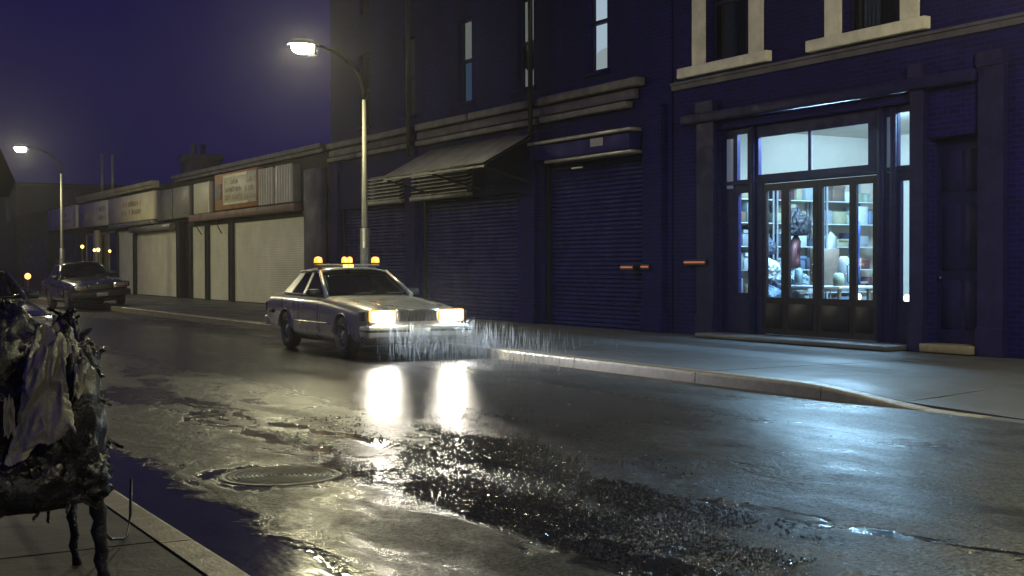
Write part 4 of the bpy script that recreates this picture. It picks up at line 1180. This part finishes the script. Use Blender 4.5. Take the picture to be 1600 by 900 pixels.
# ------------------------------------------------------------------ cars
def car(name, loc, rz, label, paint, lit, beacons, tilt=0.0, scale=1.0):
    t = thing(name, loc, label, 'car', None, rz)
    t.rotation_euler = (0, tilt, rz); t.scale = (scale, scale, scale)
    # body shell
    st = [(-0.97, .74, .34, .58, .70), (-0.92, .81, .27, .66, .785), (-.6, .865, .22, .73, .835), (0, .885, .20, .79, .885), (.7, .89, .20, .85, .935),
          (1.05, .89, .20, .87, .955), (2.0, .89, .20, .88, .96), (3.2, .885, .2, .89, .98), (3.6, .875, .22, .885, .975), (3.95, .85, .26, .84, .945), (4.07, .78, .36, .72, .86)]
    verts = []; faces = []
    m = 9
    for (y, w, zb, zs, zt) in st:
        half = [(0, zb), (w*.85, zb), (w*.97, zb+.09), (w, .5*(zb+zs)+.04), (w*.995, zs-.05), (w*.95, zs+.35*(zt-zs)), (w*.84, zt-.012), (w*.45, zt+.008), (0, zt+.014)]
        ring = half + [(-x, z) for x, z in half[-2:0:-1]]
        verts += [(x, y, z) for x, z in ring]
    k = 16
    for i in range(len(st)-1):
        for j in range(k):
            j2 = (j+1) % k
            faces.append((i*k+j, i*k+j2, (i+1)*k+j2, (i+1)*k+j))
    faces.append(tuple(range(k))); faces.append(tuple((len(st)-1)*k+j for j in range(k)))
    me = bpy.data.meshes.new('body_shell'); me.from_pydata(verts, [], faces)
    bm = bmesh.new(); bm.from_mesh(me); bmesh.ops.recalc_face_normals(bm, faces=bm.faces[:]); bm.to_mesh(me); bm.free()
    bo = bpy.data.objects.new('body_shell', me); C.objects.link(bo)
    sub = bo.modifiers.new('sub', 'SUBSURF'); sub.levels = 3; sub.render_levels = 3
    cutters = []
    for y in (0.0, 2.76):
        for s in (-1, 1):
            cm = MB().lathe([(0.001, s*0.56), (0.365, s*0.56), (0.365, s*1.2), (0.001, s*1.2)], 40, 'x', (0, y, 0.325))
            co = cm.build('cutter', 'rubber')
            bmx = bmesh.new(); bmx.from_mesh(co.data); bmesh.ops.remove_doubles(bmx, verts=bmx.verts[:], dist=0.002); bmesh.ops.recalc_face_normals(bmx, faces=bmx.faces[:]); bmx.to_mesh(co.data); bmx.free()
            md = bo.modifiers.new('cut', 'BOOLEAN'); md.operation = 'DIFFERENCE'; md.object = co; md.solver = 'EXACT'
            cutters.append(co)
    bpy.context.view_layer.update()
    dg = bpy.context.evaluated_depsgraph_get()
    nm = bpy.data.meshes.new_from_object(bo.evaluated_get(dg))
    bpy.data.objects.remove(bo)
    for co in cutters: bpy.data.objects.remove(co)
    nm.materials.clear(); nm.materials.append(MATS[paint])
    nm.polygons.foreach_set('use_smooth', [True]*len(nm.polygons))
    nm.set_sharp_from_angle(angle=R(38))
    body = bpy.data.objects.new('body', nm); C.objects.link(body); body.parent = t
    from mathutils.bvhtree import BVHTree
    bv = BVHTree.FromPolygons([v.co[:] for v in nm.vertices], [pl.vertices[:] for pl in nm.polygons])
    def side(y, z):
        h = bv.ray_cast(Vector((2, y, z)), Vector((-1, 0, 0)))
        return h[0].x if h[0] else 0.85
    def top(x, y):
        h = bv.ray_cast(Vector((x, y, 3)), Vector((0, 0, -1)))
        return h[0].z if h[0] else 0.9
    P = lambda mb, nme, mat, par=None, **kw: mb.build(nme, mat, par or t, True, **kw)
    # wheels
    for y in (0.0, 2.76):
        for s in (-1, 1):
            x = s*0.77
            w = P(MB().lathe([(0.20, -0.09), (0.30, -0.10), (0.325, -0.07), (0.325, 0.07), (0.30, 0.10), (0.20, 0.09), (0.20, -0.09)], 36, 'x', (x, y, 0.325)), 'wheel', 'rubber')
            P(MB().lathe([(0.205, s*0.075), (0.19, s*0.095), (0.175, s*0.07), (0.10, s*0.06), (0.06, s*0.085), (0.001, s*0.09)], 28, 'x', (x, y, 0.325)), 'hub_cap', 'hub_metal', w)
            hm = MB()
            for q in range(12):
                a = q/12*2*math.pi
                hm.bar((x+s*0.068, y+0.11*math.cos(a), 0.325+0.11*math.sin(a)), (x+s*0.076, y+0.172*math.cos(a), 0.325+0.172*math.sin(a)), 0.018, 0.012, (s, 0, 0))
            P(hm, 'hub_spokes', 'car_plastic', w)
            # arch lip
            P(MB().tube([(s*0.885, y+0.37*math.cos(a), 0.325+0.37*math.sin(a)) for a in [R(8+i*164/20) for i in range(21)]], 0.014, 6), 'arch_lip', paint)
    # greenhouse
    P(MB().grid(lambda u, v: ((2*u-1)*(.585), 1.66-.06*(1-(2*u-1)**2)+v*(1.0+.11*(1-(2*u-1)**2)), 1.335+.06*(1-(2*u-1)**4)+.022*math.sin(math.pi*v)), 14, 10), 'roof', paint, solid=0.03)
    ws = lambda u, v: ((2*u-1)*(.715-.145*v), (1.01-.13*(1-(2*u-1)**2))*(1-v)+(1.72-.06*(1-(2*u-1)**2))*v, .955+.012*(1-(2*u-1)**2)+(.395+.02*(1-(2*u-1)**2))*v)
    P(MB().grid(ws, 12, 4), 'windscreen', 'car_glass', solid=0.005)
    rw = lambda u, v: ((2*u-1)*(.67-.105*v), (3.14+.1*(1-(2*u-1)**2))*(1-v)+(2.64+.05*(1-(2*u-1)**2))*v, .975+.012*(1-(2*u-1)**2)+(.37+.02*(1-(2*u-1)**2))*v)
    P(MB().grid(rw, 12, 4), 'rear_window', 'car_glass', solid=0.005)
    for s in (-1, 1):
        sx = lambda z: s*(.775-.19*(z-.955)/.39)
        def pane(ya, yb, yc, yd):   # belt front, belt rear, top rear, top front
            return [(sx(.965), ya, .965), (sx(.965), yb, .965), (sx(1.325), yc, 1.325), (sx(1.325), yd, 1.325)]
        P(MB().prism(pane(1.16, 1.98, 2.0, 1.74), (-s*0.006, 0, 0)), 'side_window', 'car_glass')
        P(MB().prism(pane(2.08, 2.74, 2.46, 2.08), (-s*0.006, 0, 0)), 'side_window', 'car_glass')
        P(MB().tube([(s*.765, .98, .945), (s*.70, 1.27, 1.12), (s*.60, 1.70, 1.345)], [.042, .034, .034], 8), 'front_pillar', paint)
        P(MB().prism([(sx(.955)+s*.01, 1.97, .955), (sx(.955)+s*.01, 2.09, .955), (sx(1.34)+s*.01, 2.09, 1.34), (sx(1.34)+s*.01, 1.99, 1.34)], (-s*0.03, 0, 0)), 'centre_pillar', paint)
        P(MB().prism([(sx(.955)+s*.012, 2.72, .955), (sx(.965)-s*.02, 3.22, .965), (sx(1.35), 2.66, 1.355), (sx(1.34)+s*.012, 2.42, 1.34)], (-s*0.04, 0, 0)), 'rear_pillar', paint)
        P(MB().tube([(s*.595, 1.68, 1.343), (s*.60, 2.15, 1.358), (s*.592, 2.68, 1.345)], .026, 8), 'roof_rail', paint)
        P(MB().tube([(s*.782, 1.0, .957), (s*.785, 2.0, .962), (s*.782, 3.1, .968)], .013, 6), 'belt_moulding', 'chrome')
        P(MB().tube([(s*(side(y, .515)-.002), y, .515) for y in (.42, .7, 1.0, 1.4, 1.8, 2.1, 2.35)], .014, 6), 'side_moulding', 'chrome')
        for y in (1.08, 2.03, 2.95):
            zl = .36 if y < 2.5 else .72
            P(MB().tube([(s*(side(y, z)+.0015), y, z) for z in [zl+(.88-zl)*i/8 for i in range(9)]], .0045, 5), 'shut_line', 'car_plastic')
        for y in (1.82, 2.74):
            P(MB().tube([(s*(side(y+d, .80)+.004), y+d, .80) for d in (-.08, 0, .08)], .013, 6), 'door_handle', 'chrome')
        mi = P(MB().bbox(min(s*.80, s*1.0), max(s*.80, s*1.0), 1.16, 1.26, .945, 1.06, .03, 2), 'wing_mirror', 'car_plastic')
        P(MB().box(min(s*.83, s*.98), max(s*.83, s*.98), 1.262, 1.266, .965, 1.045), 'mirror_glass', 'chrome', mi)
    # interior
    for x in (-.36, .36):
        se = P(MB().bbox(x-.24, x+.24, 1.95, 2.10, .80, 1.14, .05, 2), 'front_seat', 'upholstery')
        P(MB().bbox(x-.12, x+.12, 1.98, 2.07, 1.15, 1.27, .03, 2), 'head_rest', 'upholstery', se)
    P(MB().bbox(-.6, .6, 2.72, 2.86, .8, 1.10, .05, 2), 'rear_seat', 'upholstery')
    P(MB().tube([(.36+.17*math.cos(a), 1.50+.05*math.sin(a), .98+.14*math.sin(a)) for a in [i/20*2*math.pi for i in range(21)]], .014, 6), 'steering_wheel', 'car_plastic')
    # bonnet creases and shut lines
    for x in (-.45, .45):
        P(MB().tube([(xx, y, top(xx, y)-.002) for xx, y in ((x*1.3, .85), (x*1.25, .5), (x*1.2, .2), (x*1.12, -.2), (x*1.05, -.55), (x*1.0, -.82))], .009, 6), 'bonnet_crease', paint)
    P(MB().tube([(x, y, top(x, y)+.003) for x, y in ((-.74, .78), (-.4, .74), (0, .72), (.4, .74), (.74, .78))], .004, 5), 'bonnet_edge', 'car_plastic')
    for x in (-.3, .25):
        P(MB().tube([(x, .86, .985), (x+.3, .90, .99), (x+.42, 1.0, 1.02)], .009, 6), 'wiper', 'car_plastic')
    # front end
    P(MB().bbox(-.80, .80, -.985, -.80, .56, .775, .03, 3), 'front_panel', paint)
    gr = P(MB().bbox(-.34, .34, -1.0, -.95, .585, .755, .012, 2), 'grille', 'car_plastic')
    for i in range(11):
        x = -.30+i*.06
        P(MB().box(x-.006, x+.006, -1.008, -1.0, .60, .745), 'grille_bar', 'chrome', gr)
    P(MB().bbox(-.355, .355, -1.012, -.96, .757, .778, .006, 1), 'grille_trim', 'chrome', gr)
    for s in (-1, 1):
        a, b = sorted((s*.36, s*.795))
        hl = P(MB().bbox(a, b, -1.0, -.9, .588, .765, .02, 2), 'headlight', 'amber_fringe' if lit else 'chrome')  # when lit, the housing glows amber to imitate the glare fringe
        a, b = sorted((s*.425, s*.725))
        P(MB().bbox(a, b, -1.018, -.99, .648, .742, .045, 4), 'lens', 'headlight_lens' if lit else 'lamp_off', hl)
        P(MB().box(a, b, -1.016, -.99, .596, .622), 'parking_lamp', 'headlight_lens' if lit else 'amber_off', hl)
        a, b = sorted((s*.80, s*.872))
        P(MB().bbox(a, b, -.96, -.72, .60, .755, .02, 2), 'corner_lamp', 'car_plastic')
        # tail
        a, b = sorted((s*.42, s*.82))
        P(MB().bbox(a, b, 4.0, 4.09, .62, .79, .02, 2), 'tail_lamp', 'tail_red')
        P(MB().bbox(min(s*.862, s*.90), max(s*.862, s*.90), 3.4, 3.62, .60, .66, .008, 1), 'side_reflector', 'tail_red')
    P(MB().bbox(-.86, .86, -1.09, -.72, .34, .53, .04, 3), 'front_bumper', 'silver_paint' if lit else 'car_plastic')
    P(MB().bbox(-.862, .862, -1.096, -.74, .43, .47, .008, 1), 'bumper_strip', 'car_plastic')
    P(MB().bbox(-.835, .835, 3.82, 4.14, .36, .55, .05, 3), 'rear_bumper', 'silver_paint' if lit else 'car_plastic')
    P(MB().bbox(-.17, .17, -1.106, -1.09, .375, .485, .005, 1), 'number_plate', 'plate_white')
    P(MB().bbox(-.17, .17, 4.085, 4.1, .64, .75, .005, 1), 'number_plate', 'plate_white')
    P(MB().box(-.62, .62, -.2, 3.0, .17, .30), 'underbody', 'car_plastic')
    if beacons:
        bar = P(MB().bbox(-.60, .60, 1.98, 2.05, 1.44, 1.475, .01, 1), 'roof_bar', 'galvanised')
        for x in (-.5, .5):
            P(MB().box(x-.03, x+.03, 1.99, 2.04, 1.385, 1.44), 'bar_foot', 'car_plastic', bar)
        for x, kind in ((-.53, 1), (-.05, 2), (.05, 2), (.53, 1)):
            rr = .075 if kind == 1 else .052
            be = P(MB().lathe([(rr*1.05, 1.476), (rr*1.05, 1.492), (rr*0.9, 1.5)], 16, org=(x, 2.015, 0)), 'beacon', 'car_plastic')
            P(MB().lathe([(rr*.95, 1.493), (rr*.95, 1.55), (rr*.8, 1.585), (rr*.4, 1.60), (.001, 1.602)], 16, org=(x, 2.015, 0)), 'beacon_dome', 'beacon_amber', be)
            P(MB().lathe([(.001, 1.51), (rr*.34, 1.52), (rr*.40, 1.545), (rr*.3, 1.57), (.001, 1.575)], 10, org=(x, 2.015-rr*0.75, 0)), 'beacon_reflector', 'beacon_hot', be)
            if kind == 2:
                P(MB().bbox(x-.04, x+.04, 1.93, 1.975, 1.425, 1.465, .01, 1), 'flasher', 'beacon_hot', be)
    if lit:
        for s in (-1, 1):
            ld = bpy.data.lights.new('headlight_beam', 'SPOT')
            ld.energy = HEAD_W
            ld.color = (0.96, 0.97, 1.0)
            ld.spot_size = R(64); ld.spot_blend = 0.25
            ld.shadow_soft_size = 0.06
            lo = bpy.data.objects.new('headlight_beam', ld); C.objects.link(lo)
            lo.parent = t
            lo.location = (s*.58, -1.06, .69)
            d = Vector((0.28, -1, -0.60)).normalized()
            lo.rotation_euler = d.to_track_quat('-Z', 'Y').to_euler()
    return t

car('patrol_car', (8.72, 18.75, 0), -0.035, 'silver saloon car with headlights and three amber roof lights on', 'silver_paint', True, True)
car('parked_car', (9.62, 44.25, 0.075), 0.0, 'dark saloon car parked unlit before the pale shutters', 'dark_paint', False, False, -0.09, 1.08)
car('parked_car', (2.72, 19.9, 0), 0.0, 'dark grey car at the left edge behind the black plastic bags', 'grey_paint', False, False)

# small lights far down the street
def far_light(x, y, z, r, mat, label, grp=None):
    t = thing('far_lamp', (x, y, 0.0 if x < KX else 0.15), label, 'lamp', grp)
    MB().tube([(x, y, 0.0 if x < KX else 0.15), (x, y, z-r)], 0.035, 8).build('post', 'dark_metal', t)
    MB().lathe([(0.001, z-r), (r*.7, z-r*.7), (r, z), (r*.7, z+r*.7), (0.001, z+r)], 14, org=(x, y, 0)).build('globe', mat, t)
far_light(12.3, 59.2, 2.34, 0.08, 'far_bulb', 'leftmost small orange lamp above the parked dark car', 'small lamps outside the far shops')
far_light(12.6, 57.4, 2.18, 0.085, 'far_bulb_pale', 'brightest small yellow lamp above the parked dark car', 'small lamps outside the far shops')
far_light(12.55, 57.9, 2.17, 0.07, 'far_bulb_pale', 'small yellow lamp just left of the brightest one', 'small lamps outside the far shops')
far_light(13.0, 57.0, 2.12, 0.06, 'far_bulb', 'faint rightmost small orange lamp by the cream shop', 'small lamps outside the far shops')
far_light(9.3, 55.2, 1.06, 0.13, 'signal_orange', 'orange warning lamp left of the parked dark car')

# ------------------------------------------------------------------ rubbish heap on the near pavement
def heap():
    t = thing('trestle_table', (0.85, 5.5, 0.15), 'dark trestle under the heap of black bags, thin legs showing', 'trestle')
    MB().bbox(0.30, 1.12, 5.34, 5.92, 0.54, 0.57, 0.006, 1).build('table_top', 'wet_wood', t)
    for p, q, w in (((1.13, 5.74, 0.57), (1.15, 5.72, 0.15), 0.042), ((1.155, 5.34, 0.57), (1.19, 5.38, 0.15), 0.062), ((0.36, 5.3, 0.57), (0.34, 5.3, 0.15), 0.05), ((0.36, 5.9, 0.57), (0.34, 5.92, 0.15), 0.05)):
        P = Vector(p); Q = Vector(q)
        pts = [P.lerp(Q, i/10)+Vector((0.006*math.sin(i*2.1), 0.005*math.cos(i*1.7), 0)) for i in range(11)]
        MB().tube(pts, [w*(0.56-0.16*i/10+0.08*math.sin(i*2.7)) if i < 10 else w*0.5 for i in range(11)], 10).build('leg', 'black_plastic', t)
    S = 'black_plastic'
    lump('rubbish_bag', (1.02, 5.36, 0.83), (0.15, 0.16, 0.31), S, 'tall black rubbish bag at the right end of the heap', 1, flaps=46)
    lump('rubbish_bag', (0.86, 5.72, 0.98), (0.21, 0.20, 0.26), S, 'topmost black rubbish bag at the back of the heap', 2, flaps=46)
    lump('rubbish_bag', (0.70, 5.34, 0.80), (0.17, 0.15, 0.27), S, 'black rubbish bag behind the pale crumpled sheet', 3, flaps=46)
    lump('rubbish_bag', (1.12, 5.62, 1.00), (0.09, 0.10, 0.17), S, 'small shiny black bag perched at the top right of the heap', 4, fold=0.3, flaps=46)
    lump('rubbish_bag', (0.48, 5.55, 0.86), (0.20, 0.2, 0.32), S, 'big black rubbish bag cut off by the left picture edge', 5, flaps=46)
    lump('rubbish_bag', (1.07, 5.42, 0.62), (0.14, 0.17, 0.17), S, 'low black bag slumped over the trestle edge above the legs', 6, fold=0.3, flaps=46)
    lump('rubbish_bag', (0.80, 5.32, 0.61), (0.26, 0.16, 0.17), S, 'flat black bag squashed at the bottom of the heap', 7, fold=0.25, flaps=46)
    # crumpled sheets caught between the bags
    def sheet(name, cx, cy, cz, w, h, mat, label, seed, lean=0.1, yaw=0.0):
        def fn(u, v):
            a = (u-.5)*w; b = (v-.5)*h
            n1 = mnoise.noise((a*9+seed, b*7, seed)); n2 = 1-2*abs(mnoise.noise((a*16, b*12+seed, seed*2)))
            ww = 1-0.35*v + 0.18*mnoise.noise((v*3, seed, 1)) + 0.05*mnoise.noise((v*19, seed*3, 1))
            b += w*0.16*mnoise.noise((u*4, seed*2, 7)) + w*0.04*mnoise.noise((u*21, seed, 3)) + a*0.35
            x = a*ww; y = -0.03*n1-0.022*n2 + lean*b + 1.6*a*a
            return (cx + x*math.cos(yaw)-y*math.sin(yaw), cy + x*math.sin(yaw)+y*math.cos(yaw), cz + b + 0.03*mnoise.noise((u*3, seed, 4)))
        o = MB().grid(fn, 40, 48).build(name, mat, solid=0.003)
        tag(o, label, 'plastic sheet')
    sheet('plastic_sheet', 0.915, 5.13, 0.94, 0.235, 0.37, 'pale_plastic', 'large pale crumpled plastic sheet on the front of the bag heap', 2.3, 0.25, -0.35)
    sheet('plastic_sheet', 1.05, 5.13, 1.00, 0.06, 0.13, 'pale_plastic', 'small pale scrap of plastic right of the large sheet', 5.1, 0.1, 0.1)
    sheet('plastic_sheet', 0.83, 5.12, 0.74, 0.12, 0.05, 'pale_plastic', 'narrow pale scrap below the large crumpled sheet', 7.7, 0.1, 0.0)
    sheet('plastic_sheet', 0.79, 5.13, 0.88, 0.05, 0.14, 'grey_plastic', 'dull grey scrap at the left edge of the heap', 9.7, 0.1, 0.0)
    sheet('plastic_sheet', 0.98, 5.28, 1.15, 0.24, 0.12, 'grey_plastic', 'dull grey sheet crumpled over the top of the heap', 3.7, 0.9, 0.2)
    # bent wire hoop leaning at the kerb
    hp = []
    for i in range(15):
        a = i/14
        hp.append((1.30+0.36*a*0.6, 5.95+0.75*a*0.5 + 0.1*math.sin(a*3), 0.165+0.0*a + 0.02*math.sin(a*5)))
    pts = [(1.20, 5.5, 0.45), (1.27, 5.75, 0.28), (1.36, 5.98, 0.19), (1.44, 6.10, 0.162), (1.475, 6.16, 0.162), (1.50, 6.2, 0.25), (1.51, 6.22, 0.42)]
    tag(MB().tube(pts, 0.007, 8).build('bent_wire', 'dark_metal'), 'thin bent dark wire standing out from the bag heap at the kerb', 'wire')
heap()

# dark sign plate at the left edge
t = thing('street_sign', (1.17, 9.0, 0.15), 'dark sign plate at the left edge below the distant street lamp', 'sign')
MB().tube([(1.17, 9.0, 0.15), (1.17, 9.0, 2.5)], 0.028, 10).build('post', 'dark_metal', t)
MB().prism([(1.0, 8.965, 2.30), (1.33, 8.965, 2.26), (1.44, 8.965, 2.0), (1.40, 8.965, 1.90), (1.0, 8.965, 1.88)], (0, 0.006, 0)).build('plate', 'dark_metal', t)

# ------------------------------------------------------------------ rain caught in the headlight beams
def rain():
    rn = random.Random(11)
    mb = MB()
    def drop(x, y, z, L, w, tilt):
        vs = []
        for i, (t, k) in enumerate(((0, .15), (.5, .8), (.85, 1.0), (1.0, .3))):
            zz = z + L*(1-t); xx = x + tilt*(1-t)*L
            for q in range(3):
                a = q*2.094
                vs.append((xx+math.cos(a)*w*k, y+math.sin(a)*w*k, zz))
        fs = []
        for i in range(3):
            for q in range(3):
                q2 = (q+1) % 3
                fs.append((i*3+q, i*3+q2, i*3+3+q2, i*3+3+q))
        mb.add(vs, fs, True)
    n = 0
    while n < 1500:
        y = rn.uniform(13.4, 17.62); x = rn.uniform(7.85, 12.2)
        lim = 0.70 - 0.13*(17.65-y) - 0.07*max(0, x-9.4)
        L = rn.uniform(0.12, 0.38)
        z = rn.uniform(0.0, 0.8)
        if z + L > lim or x > 9.5 + (17.9-y)*1.05 or (z < 0.17 and x > 9.7) or rn.random() < (17.65-y)/6.5:
            continue
        drop(x, y, max(z, 0.012), L, rn.uniform(0.0010, 0.0024), rn.uniform(-0.04, 0.09))
        n += 1
    o = mb.build('rain', 'rain_water')
    tag(o, 'rain streaks falling through the headlight beams', 'rain', kind='stuff')
rain()

# ------------------------------------------------------------------ misty air
hz = MB().box(-190, 190, -190, 190, -1.1, 12.6).build('haze', 'rain_water')
m = bpy.data.materials.new('mist'); m.use_nodes = True
nt = m.node_tree
nt.nodes.remove(nt.nodes['Principled BSDF'])
pv = nt.nodes.new('ShaderNodeVolumePrincipled')
pv.inputs['Color'].default_value = (0.92, 0.92, 0.95, 1)
pv.inputs['Density'].default_value = HAZE_D
pv.inputs['Anisotropy'].default_value = 0.8
nt.links.new(pv.outputs[0], nt.nodes['Material Output'].inputs['Volume'])
hz.data.materials.clear(); hz.data.materials.append(m)
tag(hz, 'thin rainy night mist filling the street', 'haze', kind='stuff')
